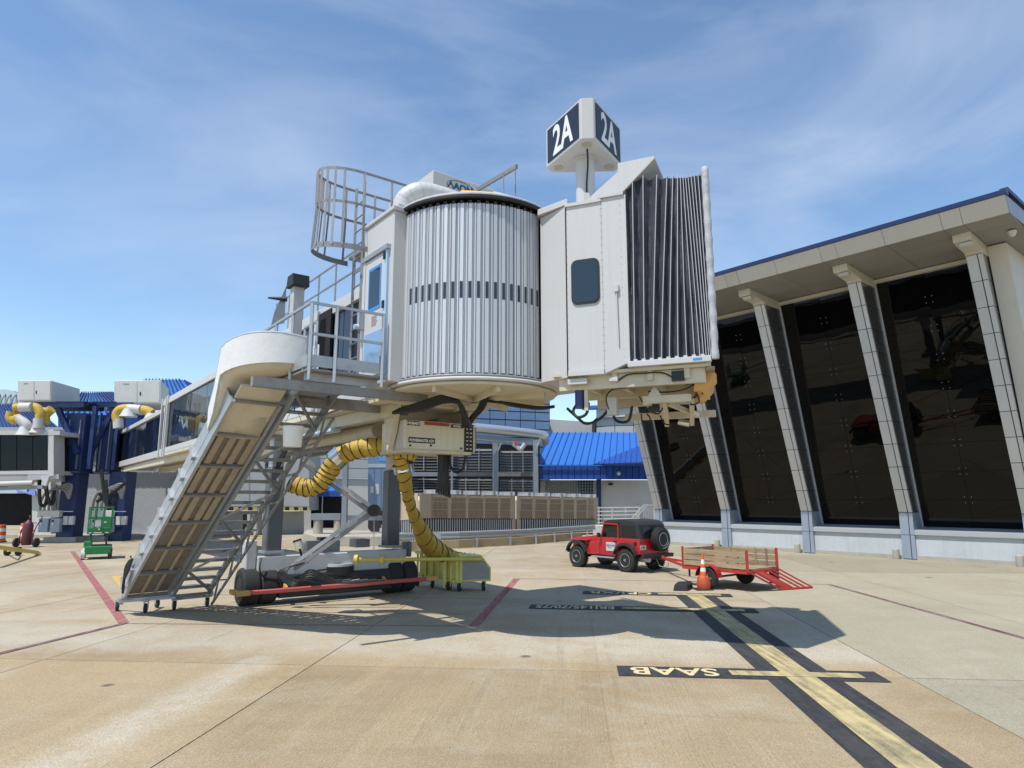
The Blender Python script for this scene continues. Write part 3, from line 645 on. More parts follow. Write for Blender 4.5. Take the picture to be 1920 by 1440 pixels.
wn_ = pq(1026, 1112, 934, 934, 901, 901, 59.5, 59.5); wo = quad(wn_, .06).build('window', winglass, bb); mu = MB()
for k in range(17): quad(wn_, .05, k/17, k/17+.016, 0, 1, .06).build('mullion', steelpost, wo)
for k in range(6): quad(wn_, .05, 0, 1, k/6, k/6+.04, .08).build('mullion', steelpost, wo)
quad(pq(1119, 1127, 1000, 1000, 899, 899, 59.3, 59.3), .25).build('downpipe', navy, bb); quad(pq(1013, 1022, 934, 934, 901, 901, 59.3, 59.3), .2).build('pilaster', stucco, bb)
MB().lathe([(.0, 0), (.14, .05), (.18, .2), (.1, .35)], at(1160, 892, 57.6), 'z', 12).build('wall_camera', white, bb); MB().box(*[v for v in (at(1141, 909, 59.4).x, at(1149, 909, 59.4).x, 59.2, 59.5, at(1141, 910, 59.4).z, at(1141, 906, 59.4).z)]).build('wall_lamp', blackp, bb)
# lighter high building behind it
hb = thing('pale_high_building', 'pale building with grey panelled upper wall behind the blue roof', 'building', Vector((9, 78, 0)))
block('white_wall', pq(1030, 1120, 830, 830, 786, 792, 76, 76), 6, white, hb)
c = pq(1118, 1260, 850, 850, 783, 778, 72, 70); block('grey_wall', [q+Vector((0, .06, 0)) for q in c], 6, claddark, hb)
for i in range(4):
    for j in range(4): quad(c, .06, i/4+.004, (i+1)/4-.004, j/4+.008, (j+1)/4-.008).build('wall_panel', greymetal, hb)
quad(pq(1118, 1260, 783, 778, 766, 760, 71.6, 69.6), 1.0).build('roof_fascia', white, hb); quad(pq(1090, 1260, 766.5, 760.5, 761, 755, 71.5, 69.5), 1.2).build('roof_edge', blueroof, hb)
# --- white ramp railing beside the terminal
rr_ = thing('ramp_railing', 'white pipe railing of a ramp and steps beyond the red off-road car', 'railing', at(1180, 985, 47))
for k in range(5): MB().bar(at(1120, 952+k*7, 47), at(1200, 951+k*7, 46), .06, .06).build('rail', white, rr_)
for x in (1123, 1148, 1173, 1198): MB().bar(at(x, 950, 46.6), at(x, 990, 46.6), .06, .06).build('post', white, rr_)
for k in range(2): MB().bar(at(1185+k*6, 972, 45.6), at(1208+k*6, 946, 45.6), .08, .08).build('stair_rail', white, rr_)
MB().bar(at(1205, 947, 45.4), at(1236, 947, 45.4), .07, .07).build('rail', white, rr_)
for k in range(10): MB().bar(at(1207+k*3, 948, 45.4), at(1207+k*3, 980, 45.4), .03, .03).build('baluster', white, rr_)
block('ramp', pq(1118, 1250, 1003, 1003, 986, 986, 47.3, 47.3), 2, stucco, rr_)
# --- service yard: cabin, awning door, platform, post
cn = thing('site_cabin', 'pale site cabin with black and yellow striped lower edge behind the stairs', 'cabin', Vector((-18.5, 49, 0)))
c = pq(330, 580, 957, 957, 838, 852, 46.5, 50.5); block('shell', c, 3, greymetal, cn)
for (s0, s1) in ((0, .27), (.275, .53), (.535, .78), (.785, 1)): quad(c, .04, s0+.003, s1-.003, .07, .99, .04).build('side_panel', paint('cabin_panel', (.47, .48, .47), .6, dirt=.25, dscale=.8, objvar=.05) if s0 == 0 else bpy.data.materials['cabin_panel'], cn)
for k in range(28): quad(c, .05, k/28, (k+.5)/28, .0, .055, .05).build('hazard_stripe', blackp if k % 2 else yellowp, cn); quad(c, .05, (k+.5)/28, (k+1)/28, .0, .055, .05).build('hazard_stripe', yellowp if k % 2 else blackp, cn)
quad(pq(345, 570, 1004, 1000, 960, 958.5, 47.5, 51.5), .2).build('skirt_wall', stuccod, cn)
for x, w in ((466, 5), (478, 6)): quad(pq(x-w/2, x+w/2, 1003, 1003, 959, 959, 46.8, 46.8), .2).build('leg', greymetal, cn)
quad(pq(455, 470, 1003, 1003, 960, 960, 47, 47), .1).build('opening', dark, cn)
ldr = thing('yard_ladder', 'short aluminium step ladder under the striped cabin edge', 'ladder', at(503, 1000, 46))
for x in (493, 515): MB().bar(at(x, 962, 46), at(x, 1000, 46), .06, .08).build('stile', galv, ldr)
for k in range(5): MB().bar(at(493, 964+k*8.6, 46), at(515, 964+k*8.6, 46), .05, .06).build('rung', galv, ldr)
aw = thing('awning_door', 'dark double doorway under a small blue awning', 'doorway', at(612, 1000, 53))
quad(pq(583, 640, 990, 990, 930, 930, 53, 53), .2).build('opening', dark, aw)
a0_, a1_, a2_, a3_ = at(590, 920, 52.5), at(640, 920, 52.5), at(645, 905, 53.6), at(602, 905, 53.6); ao = MB().prism([a0_, a1_, a2_, a3_], (0, .05, -.05)).build('awning', blueroof, aw)
quad([at(590, 931, 52.5), at(638, 931, 52.5), a1_, a0_], .04).build('awning_front', bluefascia, aw)
for t in (.0, .25, .5, .75, 1): MB().bar(lerp(a0_, a1_, t), lerp(a3_, a2_, t), .06, .06).build('awning_rib', bluefascia, ao)
MB().bar(at(605, 931, 52.6), at(604, 962, 52.6), .08, .08).build('centre_post', galv, aw)
pad = thing('equipment_pad', 'raised concrete equipment pad with steel platform on piers', 'platform', at(650, 1015, 39.5))
p4 = [gp(566, 1023), gp(742, 1023), gp(742, 1006, .5), gp(566, 1008, .5)]
MB().prism([gp(568, 1016), gp(590, 1024), gp(742, 1024), gp(760, 1012), gp(575, 1008)], UP*.52).build('slab', conc, pad, bevel=.02)
for x in (596, 634): MB().lathe([(.28, 0), (.28, 1.05)], Vector((at(x, 1000, 40.5).x, 40.5, .5)), 'z', 14).build('pier', conc, pad)
MB().obox(at(582, 975, 40.2), at(638, 975, 40.2)-at(582, 975, 40.2), (0, .9, 0), (0, 0, .36)).build('steel_deck', steelpost, pad)
MB().bar(at(640, 971, 41), at(735, 971, 42), .2, .3).build('steel_beam', steelpost, pad)
cab_ = thing('electrical_cabinet', 'tall blue-grey electrical cabinet with paper notices', 'cabinet', at(708, 955, 41))
c = pq(690, 727, 955, 955, 842, 842, 41, 41.3); block('body', c, .7, bluemetal, cab_)
for s in (.02, .35, .68): quad(c, .03, s, s+.29, .02, .68, .035).build('door', bluemetal, cab_)
quad(c, .05, 0, 1, .69, .75, .06).build('band', silver, cab_); quad(c, .01, .38, .55, .25, .42, .05).build('notice', white, cab_); quad(c, .01, .12, .28, .27, .38, .05).build('notice', white, cab_)
quad(c, .01, .55, .9, .80, .98, .02).build('round_notice', paint('notice_blue', (.10, .35, .70), .5), cab_)
ty = thing('parked_utility_truck', 'dark utility truck half hidden behind the concrete pad', 'truck', at(715, 1000, 43))
block('body', pq(690, 742, 985, 985, 958, 958, 43, 43), 1.6, blackp, ty); MB().lathe([(.2, -.1), (.42, -.12), (.42, .12), (.2, .1)], at(703, 985, 42.8), 'y', 18).build('wheel', black, ty); quad(pq(712, 742, 1003, 1003, 990, 990, 42.6, 42.6), .3).build('white_box', white, ty); quad(pq(715, 742, 990, 990, 984, 984, 42.5, 42.5), .3).build('pump', silver, ty)
po = thing('steel_post', 'single grey steel post standing beside the concrete pad', 'post', at(647, 1012, 39.8))
MB().bar(at(645, 1013, 39.8), at(650, 790, 39.8), .30, .30).build('shaft', steelpost, po, bevel=.02); MB().obox(at(640, 1016, 39.6), (.5, 0, 0), (0, .5, 0), (0, 0, .05)).build('base_plate', steelpost, po)
# ---------------------------------------------------------------- left side: second bridge, pylons, blue roofs
lb = thing('neighbouring_bridge', 'dark glazed boarding bridge cut by the left edge of the picture', 'jet bridge', at(60, 900, 40))
c = pq(-60, 91, 884, 882, 814, 815, 38.8, 39.6); block('glazing_core', [q+Vector((0, .1, 0)) for q in c], 2.4, dark, lb)
for k in range(5): quad(c, .05, k/5+.004, (k+1)/5-.004, 0, 1, 0).build('glass_panel', termglass, lb)
block('roof', pq(-60, 112, 815, 815.5, 807, 808, 38.5, 39.5), 2.8, greyunit, lb); block('bottom_rail', pq(-60, 95, 890, 889, 884, 882, 38.6, 39.5), 2.6, white, lb)
quad(pq(90, 111, 893, 893, 806, 807, 39.4, 40.6), .3).build('end_panel', greyunit, lb); quad(pq(52, 110, 900, 898, 890, 889, 39, 39.6), 2.2).build('end_sill', white, lb)
MB().prism([at(76, 893, 39.2), at(92, 893, 39.2), at(86, 911, 39.2), at(82, 911, 39.2)], (0, .2, 0)).build('bracket', white, lb)
MB().cyl(at(-60, 909, 39), at(62, 905, 39), .13, 12).build('beam_tube', greyunit, lb)
MB().bar(at(-60, 918, 39.4), at(84, 913, 39.4), .4, .2).build('floor_beam', steelpost, lb)
def pylon(lbl, x0, x1, Y, flip, cx0=None, cx1=None):
    o = thing('bridge_pylon', lbl, 'pylon', Vector((at((x0+x1)/2, 1010, Y).x, Y, 0)), 0, 'navy bridge pylons at the terminal wall')
    zt = at(0, 762, Y).z; xm0, xm1 = at(x0, 900, Y).x, at(x1, 900, Y).x; w = xm1-xm0
    ca0, ca1 = (at(cx0, 900, Y).x, at(cx1, 900, Y).x) if cx0 else (xm0+w*.05, xm1-w*.12)
    MB().box(ca0, ca1, Y, Y+1.1, 0, 4.2).build('column', navy, o, bevel=.03)
    MB().box(xm0+w*.0, xm1-w*.0, Y-.1, Y+1.2, 4.15, 7.7).build('rotunda_shaft', navy, o, bevel=.03)
    MB().box(xm0-w*.08, xm1+w*.08, Y-.2, Y+1.3, 4.05, 4.2).build('collar', navy, o)
    rb = MB()
    for k in range(9): rb.cyl((xm0+w*(k+.5)/9, Y-.2, 4.13), (xm0+w*(k+.5)/9, Y-.25, 4.13), .04, 6)
    rb.build('collar_bolts', galvd, o, kind='stuff')
    for q in (.25, .8): MB().bar((xm0+w*q, Y-.14, 4.3), (xm0+w*q, Y-.14, 7.3), .07, .07).build('conduit', galvd, o)
    MB().bar((xm1+(.5 if not flip else .2), Y, 4.3), (xm1+(.5 if not flip else .2), Y, zt), .22, .3).build('frame_post', navy, o)
    MB().obox((xm0-w*.1-(2.2 if not flip else .4), Y-.6, zt-.12), ((w*1.2+(2.2 if not flip else 1.6)), 0, 0), (0, .2, 0), (0, 0, .3)).build('frame_beam', navy, o)
    MB().obox((xm0-w*.1-(2.2 if not flip else .4), Y+1.3, zt-.12), ((w*1.2+(2.2 if not flip else 1.6)), 0, 0), (0, .2, 0), (0, 0, .3)).build('frame_beam', navy, o)
    MB().obox((xm0-w*.1-.2, Y-.7, zt+.181), (w*1.2+.4, 0, 0), (0, 2.4, 0), (0, 0, .04)).build('deck', navy, o)
    if not flip: MB().bar((xm0-.4, Y-.3, zt-.2), (xm1-.1, Y-.3, zt-2.9), .26, .3).build('brace', navy, o)
    else: MB().bar((xm0+.9, Y-.3, zt-.2), (xm0-.2, Y-.3, zt-2.9), .2, .24).build('brace', navy, o)
    MB().box(xm0-w*.3, xm1+w*.3, Y-.4, Y+1.6, 0, .28).build('plinth', conc, o)
    return o, zt
py1, zt1 = pylon('navy bridge pylon nearer the left edge with diagonal brace', 113, 150, 41.5, False)
py2, zt2 = pylon('navy bridge pylon beside the end of the jet bridge tunnel', 178, 205, 42.5, True, 204, 238)
def rooftop(lbl, xf0, xf1, xs, Y, y0, y1):
    o = thing('rooftop_air_unit', lbl, 'air unit', at((xf0+xf1)/2, y1, Y), 0, 'air units on the pylon frames')
    p = [at(xf0, y1, Y), at(xf1, y1, Y), at(xf1, y0, Y), at(xf0, y0, Y)]; side = at(xs, y1-3, Y+3.2)-p[1]; side.z = 0
    MB().prism(p, side).build('casing', greyunit, o, bevel=.03)
    for (s0, s1) in ((.04, .49), (.52, .97)): quad(p, .02, s0, s1, .06, .94, .025).build('access_panel', greyunit, o)
    quad(p, .02, .20, .32, .80, .86, .03).build('badge', steelpost, o); quad(p, .02, .55, .58, .35, .5, .04).build('latch', blackp, o)
    return o
rooftop('grey air unit on the left navy frame above the dark bridge', 33, 96, 152, 40.5, 713, 752)
rooftop('grey air unit on the right navy frame above the tunnel end', 214, 302, 318, 42.0, 713, 757)
def duct(lbl, sets, Y, r):
    o = thing('flexible_duct', lbl, 'duct', at(sets[0][0][-1][0], sets[0][0][-1][1], Y), 0, 'yellow and white ducts under the air units')
    for pts, mat, nm in sets: MB().tube(smooth_pts([at(x, y, Y+dy) for (x, y, dy) in pts], 4), r, 12).build(nm, mat, o)
    for pts, mat, nm in sets[:2]:
        x, y, dy = pts[-1]; MB().lathe([(r*1.05, 0), (r*1.5, -.35), (r*1.8, -.5)], at(x, y, Y+dy), 'z', 12).build('boot', greyunit, o)
    return o
duct('yellow and white duct loops over the dark bridge roof', [([(22, 772, 0), (20, 783, 0), (28, 788, 0), (34, 784, 0), (44, 792, 0), (48, 800, 0)], yellowhose, 'sleeve'), ([(28, 765, .2), (40, 763, .2), (60, 763, .2), (70, 766, .2), (76, 776, .2), (74, 784, .2), (72, 796, .2)], yellowhose, 'sleeve'), ([(97, 767, .6), (88, 775, .6), (84, 782, .5), (86, 795, .5)], yellowhose, 'sleeve'), ([(38, 764, -.02), (60, 763, -.02)], white, 'cuff'), ([(35, 784, -.05), (50, 796, -.05), (52, 803, 0)], white, 'cuff'), ([(72, 785, 0), (71, 803, 0)], white, 'cuff')], 39.2, .26)
duct('yellow and white duct on the tunnel end roof', [([(221, 790, 0), (219, 778, 0), (226, 768, 0), (242, 766, 0)], yellowhose, 'sleeve'), ([(262, 768, .1), (275, 770, .1), (285, 775, .1)], yellowhose, 'sleeve'), ([(240, 766, 0), (264, 768, 0)], white, 'cuff'), ([(221, 786, 0), (222, 803, 0)], white, 'cuff')], 40.6, .28)
# blue roofed concourse behind
cc = thing('concourse_building', 'white stucco concourse with navy and blue standing seam roofs at the left', 'building', Vector((-28, 50, 0)))
def roof(nm, pts, mat, nseam, Ys):
    P_ = [at(x, y, Y) for (x, y), Y in zip(pts, Ys)]; o = MB().prism(P_, (0, .2, -.12)).build(nm, mat, cc)
    for k in range(1, nseam): t = k/nseam; MB().bar(lerp(P_[0], P_[1], t)+Vector((0, -.03, .05)), lerp(P_[3], P_[2], t)+Vector((0, -.03, .05)), .09, .16).build('roof_seam', navy, o)
    return o
navyroof = paint('navy_standing_seam', (.018, .07, .27), .36, dirt=.15, streak=.1)
roof('roof_slope', [(-40, 808), (118, 808), (60, 758), (-40, 760)], navyroof, 22, (48, 48, 58, 58))
roof('roof_slope', [(112, 778), (292, 778), (214, 737), (150, 737)], blueroof, 16, (46, 46, 56, 56))
roof('roof_slope', [(250, 752), (372, 752), (342, 712), (268, 712)], blueroof, 12, (60, 60, 66, 66))
roof('roof_slope', [(372, 752), (400, 772), (362, 722), (342, 712)], bluefascia, 5, (60, 64, 66, 66))
c = pq(108, 300, 801, 801, 778.5, 778.5, 45.8, 45.8)
for k in range(15): quad(c, .1, k/15+.004, (k+1)/15-.004, 0, 1, 0).build('fascia_panel', bluefascia, cc)
block('wall', pq(62, 345, 1016, 1016, 801, 801, 47.2, 47.2), 4, stuccod, cc)
block('wall', pq(60, 95, 1012, 1012, 900, 900, 46.6, 46.6), .5, stucco, cc)
for k in range(9): quad(pq(158, 180, 872, 872, 800, 800, 46.6, 46.6), .1, k/9+.02, (k+1)/9-.02, 0, 1, 0).build('corrugation', steelpost, cc)
block('wall', pq(-60, 62, 908, 908, 801, 801, 47.4, 47.4), .4, stuccod, cc); block('dark_bay', pq(-60, 92, 985, 985, 900, 900, 48.5, 48.5), 3, dark, cc)
MB().prism([at(30, 920, 46.2), at(66, 930, 46.2), at(66, 912, 46.8), at(40, 912, 46.8)], (0, .1, 0)).build('canopy', bluefascia, cc); quad(pq(-40, 50, 925, 925, 913, 913, 46.3, 46.3), .2).build('canopy_edge', paint('pale_blue_panel', (.45, .55, .66), .5), cc)
MB().box(at(0, 930, 46).x-8, at(345, 930, 46).x, 45.4, 47.2, 0, .22).build('footing_kerb', conc, cc)
bar_ = thing('barrel_roof', 'pale ribbed barrel vault roof at the far left', 'roof', at(0, 770, 70))
br = MB(); arc = [(-40, 738), (-10, 731), (10, 730), (25, 733), (40, 742), (52, 758)]
for a, b in zip(arc[:-1], arc[1:]): br.prism([at(*a, 70), at(*b, 70), at(b[0], b[1]+30, 70), at(a[0], a[1]+30, 70)], (0, 2, 0))
br.build('vault', silver, bar_)
for k in range(8): MB().tube(smooth_pts([at(-30+k*10, 762, 69.7), at(-24+k*10, 745, 69.8), at(-12+k*10, 733, 70.4)], 3), .06, 5).build('rib', steelpost, bar_)
# conduits and electrical boxes on the pylons
def eboxes(lbl, x0, Y, n_):
    o = thing('disconnect_panel', lbl, 'electrical box', at(x0+20, 1000, Y), 0, 'grey electrical boxes on the pylons')
    MB().obox(at(x0, 970, Y), at(x0+41, 970, Y)-at(x0, 970, Y), (0, .35, 0), (0, 0, at(0, 957, Y).z-at(0, 970, Y).z)).build('gutter_box', greyunit, o, bevel=.02)
    for k in range(n_):
        x = x0+1+k*22; bx = MB().obox(at(x, 998, Y), at(x+18, 998, Y)-at(x, 998, Y), (0, .3, 0), (0, 0, at(0, 972, Y).z-at(0, 998, Y).z)).build('switch_box', paint('box_blue_grey', (.30, .35, .42), .5, dirt=.2) if 'box_blue_grey' not in bpy.data.materials else bpy.data.materials['box_blue_grey'], o, bevel=.02)
        MB().obox(at(x+4, 986, Y-.03), at(x+8, 986, Y)-at(x+4, 986, Y), (0, .05, 0), (0, 0, .22)).build('label', white, bx); MB().obox(at(x+4.5, 979.5, Y-.04), at(x+7.5, 986, Y)-at(x+4.5, 986, Y), (0, .05, 0), (0, 0, .14)).build('switch_handle', blackp, bx)
    for k in range(2): MB().obox(at(x0+48+k*9, 984, Y+.2), (.32, 0, 0), (0, .2, 0), (0, 0, .5)).build('outlet_box', greyunit, o)
    MB().bar(at(x0+40, 959, Y+.2), at(x0+68, 959, Y+.2), .05, .05).build('strut', galv, o)
    for k in range(4): MB().tube(smooth_pts([at(x0+6+k*8, 958, Y+.1), at(x0+8+k*8, 940, Y+.1), at(x0+20+k*8, 922-3*k, Y+.1), at(x0+50+k*5, 918-3*k, Y+.1), at(x0+60, 935, Y+.2)], 4), .07, 7).build('conduit', galvd, o)
    return o
eboxes('grey switch boxes on the pylon nearer the left edge', 69, 40.6, 2); eboxes('grey switch boxes on the pylon behind the green lift', 168, 41.6, 2)
cbl = [[at(74, 880, 39.5), at(74, 930, 39.6), at(78, 948, 39.8), at(88, 940, 40), at(86, 905, 40)], [at(82, 890, 39.5), at(90, 935, 39.8), at(98, 945, 40), at(102, 920, 40.2)], [at(190, 880, 41), at(196, 930, 41), at(202, 950, 41), at(198, 900, 41)], [at(182, 940, 41.2), at(210, 925, 41), at(235, 905, 41)], [at(186, 925, 41), at(205, 945, 41.2), at(215, 935, 41)]]
for k, pts in enumerate(cbl):
    tag(MB().tube(smooth_pts(pts, 5), .10, 7).build('hanging_cable', cable), ['thick black cable loop under the dark bridge end', 'black cable loop left of the first navy pylon', 'black cable hanging on the second navy pylon', 'black cable crossing up to the tunnel end', 'short black cable above the green lift'][k], 'cable', 'black cables at the navy pylons')
# ---------------------------------------------------------------- jet bridge
BM = Vector((-4.64, 18.2, 0)); AF = Vector((.602, -.799, 0)); AL = Vector((-.799, -.602, 0))
UP = Vector((0, 0, 1))
def B(u, w, z=0): return BM+AF*u+AL*w+UP*z          # u towards the cab, w to the stairs side
jb = thing('jet_bridge', 'white passenger boarding bridge with ribbed rotunda, cab and black bellows', 'jet bridge', BM)
def bbox(u0, u1, w0, w1, z0, z1): return MB().obox(B(u0, w0, z0), AF*(u1-u0), AL*(w1-w0), UP*(z1-z0))
ZF, ZR = 4.66, 6.92                     # tunnel floor and roof
# --- outer tunnel section
ot = bbox(-17.5, 5.1, -1.3, 1.3, ZR-.02, ZR+.16).build('tunnel_roof', white, jb, bevel=.02)
bbox(-17.5, 5.1, -1.32, 1.32, ZF-.26, ZF+.02).build('tunnel_floor', cream, jb, bevel=.02)
for w in (-1.33, 1.25):
    bbox(-17.5, 5.1, w, w+.08, ZF-.12, ZF+.10).build('bottom_rail', white, jb)
    bbox(-17.5, 5.1, w, w+.08, ZR-.14, ZR+.05).build('top_rail', white, jb)
bbox(-17.4, 5.05, -1.20, 1.20, ZF+.03, ZR-.03).build('tunnel_lining', dark, jb)
pan = MB().obox(AL*1.22, AF*1.53, AL*.03, UP*(ZR-ZF-.26)).mesh('glass_panel', tunglass)
pan2 = MB().obox(AL*-1.25, AF*1.53, AL*.03, UP*(ZR-ZF-.26)).mesh('glass_panel', tunglass)
for k in range(14):
    u = -17.25+k*1.56
    if u+1.5 > 5.1: break
    p = AF*u+UP*(ZF+.11); link('glass_panel', pan, jb, p); link('glass_panel', pan2, jb, p)
    m = MB()
    for z in (.45, 1.2): m.cyl(B(u+.2, 1.25, ZF+z), B(u+.2, 1.262, ZF+z), .02, 8)
MB().obox(B(4.60, 1.22, ZF+.11), AF*.48, AL*.03, UP*(ZR-ZF-.26)).build('glass_panel', tunglass, jb)
for u in (-17.62, -16.75, -16.35):
    for w in (-1.38, 1.28): bbox(u, u+.16, w, w+.1, ZF-.3, ZR+.2).build('frame_post', white, jb)
bbox(-17.62, -17.46, -1.28, 1.28, ZR+.0, ZR+.2).build('frame_head', white, jb)
# --- inner tunnel section
bbox(-33.5, -17.3, -1.1, 1.1, ZR-.28, ZR-.12).build('inner_tunnel_roof', white, jb)
bbox(-33.5, -17.3, -1.12, 1.12, ZF-.12, ZF+.12).build('inner_tunnel_floor', cream, jb)
bbox(-33.4, -17.3, -1.0, 1.0, ZF+.13, ZR-.29).build('inner_tunnel_lining', dark, jb)
pan = MB().obox(AL*1.03, AF*1.32, AL*.03, UP*(ZR-ZF-.42)).mesh('glass_panel', tunglass)
for k in range(12): link('glass_panel', pan, jb, AF*(-33.4+k*1.34)+UP*(ZF+.13))
for w in (-1.16, 1.06): bbox(-33.5, -17.3, w, w+.1, ZF-.18, ZF+.14).build('bottom_rail', white, jb)
for w in (-1.16, 1.06): bbox(-33.5, -17.3, w, w+.1, ZR-.34, ZR-.14).build('top_rail', white, jb)
bbox(-33.7, -33.2, -1.3, 1.3, ZF-.3, ZR+.0).build('end_frame', white, jb)
# underside beams and pipes
for w in (-.95, .95): bbox(-30, 5.0, w-.1, w+.1, ZF-.52, ZF-.27).build('floor_beam', cream, jb)
MB().cyl(B(-6, .45, ZF-.62), B(3.3, .45, ZF-.62), .17, 14).build('air_pipe', cream, jb)
MB().cyl(B(-16, -.4, ZF-.5), B(4.6, -.4, ZF-.5), .09, 10).build('conduit', galvd, jb)
bbox(-1.6, 2.4, .95, 1.2, ZF-.62, ZF-.55).build('light_fitting', paint('lamp_diffuser', (.45, .58, .72), .3), jb)
tr = MB()
for k in range(24): tr.bar(B(-9+k*.55, -.9, ZF-.74), B(-9+k*.55, .1, ZF-.74), .03, .03)
tr.bar(B(-9.1, -.9, ZF-.76), B(4, -.9, ZF-.76), .04, .1); tr.bar(B(-9.1, .1, ZF-.76), B(4, .1, ZF-.76), .04, .1)
tr.build('cable_tray', galvd, jb, kind='stuff')
# --- vestibule with the service door
VZ0, VZ1 = 4.6, 7.86
bbox(5.1, 6.36, -1.75, 1.75, VZ0, VZ1).build('vestibule', white, jb, bevel=.015)
bbox(5.06, 6.40, -1.79, 1.79, VZ1-.0, VZ1+.09).build('vestibule_roof_edge', white, jb, bevel=.015)
door = bbox(5.28, 6.12, 1.75, 1.79, 4.78, 7.12).build('door', white, jb, bevel=.008)
bbox(5.16, 5.28, 1.75, 1.80, 4.74, 7.2).build('door_frame', white, jb); bbox(6.12, 6.22, 1.75, 1.80, 4.74, 7.2).build('door_frame', paint('pale_blue_film', (.36, .52, .70), .4), jb)
bbox(5.14, 6.26, 1.75, 1.83, 7.13, 7.22).build('drip_rail', galv, jb)
bbox(5.45, 5.98, 1.791, 1.800, 6.05, 6.92).build('window_film', bluetape, door); bbox(5.50, 5.93, 1.8005, 1.806, 6.12, 6.86).build('window_pane', winglass, door)
bbox(5.34, 6.06, 1.791, 1.797, 4.9, 5.62).build('kick_plate', paint('mirror_steel', (.50, .58, .66), .12, .9, dirt=.05), door)
tx = MB()
for k in range(6): tx.obox(B(5.62, 1.7915, 5.92-k*.035), AF*(.26-.03*(k % 3)), AL*.003, UP*.012)
tx.build('notice_print', paint('red_print', (.35, .06, .06), .6), door, kind='stuff')
for z in (4.95, 6.0, 6.95): bbox(6.1, 6.16, 1.79, 1.83, z, z+.14).build('hinge', blackp, door)
bbox(5.2, 5.3, 1.80, 1.9, 5.75, 6.1).build('lock_box', galv, door)
MB().cyl(B(5.25, 1.88, 5.8), B(5.25, 1.98, 5.8), .05, 12).build('door_knob', chrome, door)
lamp = MB().lathe([(.05, 0), (.09, -.06), (.09, -.26), (.06, -.3)], B(4.98, 1.62, 7.05), 'z', 12).build('caged_lamp', galv, jb)
# --- rotunda: curved slat curtain
RC = Vector((-.75, 13.22, 0)); RR = 1.60
a0 = math.atan2(12.25-RC.y, -1.93-RC.x); a1 = math.atan2(12.08-RC.y, .56-RC.x)
def rp_(a, r, z): return RC+Vector((math.cos(a)*r, math.sin(a)*r, z))
SZ0_, SZ1_ = 4.66, 7.80; NS = 19; da = (a1-a0+.06)/NS
prof = [(-.5, -.012), (-.40, .012), (-.30, .012), (-.27, -.016), (-.19, -.016), (-.14, .016), (.26, .016), (.31, -.016), (.37, -.016), (.42, .012), (.5, -.012)]
sl = MB(); vs = []
for z in (SZ0_, SZ1_):
    for (t, h) in prof: vs.append(Vector((math.cos(t*da)*(RR+h), math.sin(t*da)*(RR+h), z)))
npf = len(prof); fs = [(i, i+1, npf+i+1, npf+i) for i in range(npf-1)]
sl.add(vs, fs)
slm = sl.mesh('slat', alu)
wnm = MB(); wq = []
for z in (6.01, 6.32):
    for t in (-.12, .24): wq.append(Vector((math.cos(t*da)*(RR+.0175), math.sin(t*da)*(RR+.0175), z)))
wnm.add([wq[0], wq[1], wq[3], wq[2]], [(0, 1, 2, 3)]); wnme = wnm.mesh('slat_window', winglass)
blm = MB().obox(Vector((RR-.02, -.03, SZ0_-.05)), (.05, 0, 0), (0, .06, 0), (0, 0, .06)).mesh('slat_guide', blackp)
tlm = MB().obox(Vector((RR-.02, -.03, SZ1_-.01)), (.05, 0, 0), (0, .06, 0), (0, 0, .05)).mesh('slat_guide', blackp)
for k in range(NS):
    a = a0-.02+(k+.5)*da; s_ = link('slat', slm, jb, RC-BM, (0, 0, a))
    if 0 < k < NS: link('slat_window', wnme, s_)
    link('slat_guide', blm, s_); link('slat_guide', tlm, s_)
MB().lathe([(RR-.06, SZ0_+.02), (RR-.06, SZ1_)], RC, 'z', 40).build('rotunda_lining', dark, jb)
def disc(r, z0, z1, mat, nm, seg=56): return MB().lathe([(r-.02, z0), (r, z0+.02), (r, z1-.02), (r-.02, z1)], RC, 'z', seg).build(nm, mat, jb)
disc(RR+.09, 7.87, 7.95, blackp, 'rotunda_roof_seal'); disc(RR+.06, 7.93, 8.0, white, 'rotunda_roof')
disc(RR+.05, 4.60, 4.65, galvd, 'slat_track'); disc(RR+.09, 4.535, 4.595, white, 'rotunda_ring'); disc(RR+.02, 4.47, 4.53, cream, 'rotunda_floor')
rib = MB()
for k in range(-2, 3): pass
for ang in (20, 65, 110, 155):
    c_, s__ = math.cos(R(ang)), math.sin(R(ang)); d_ = Vector((c_, s__, 0)); MB().bar(RC-d_*1.5+UP*4.42, RC+d_*1.5+UP*4.42, .07, .10).build('floor_rib', cream, jb)
# --- cab
CE = Vector((.923, -.386, 0)).normalized(); CN = Vector((CE.y, -CE.x, 0)); C0 = Vector((.954, 11.52, 0))   # CN points to the viewer
def C(t, m_, z=0): return C0+CE*t+CN*m_+UP*z
def cbox(t0, t1, m0, m1, z0, z1): return MB().obox(C(t0, m0, z0), CE*(t1-t0), CN*(m1-m0), UP*(z1-z0))
CW_ = -2.9
Rr = Vector((.53, 12.06, 0)); 
cham = MB().prism([C(0, 0, 4.56), C(-.03, -.02, 4.56)+Vector((0, 0, 0)), Rr+UP*4.56, Rr+Vector((.25, 1.6, 0))+UP*4.56, C(.0, -1.6, 4.56)], UP*3.14)
cham.build('cab_corner_panel', white, jb, bevel=.01)
MB().prism([C(.05, .03, 7.70), Rr+Vector((-.05, -.1, 0))+UP*7.70, Rr+Vector((-.05, .4, 0))+UP*7.86, Rr+Vector((.2, 1.7, 0))+UP*7.86, C(.05, -1.6, 7.8)], UP*.12).build('corner_roof_cap', white, jb, bevel=.01)
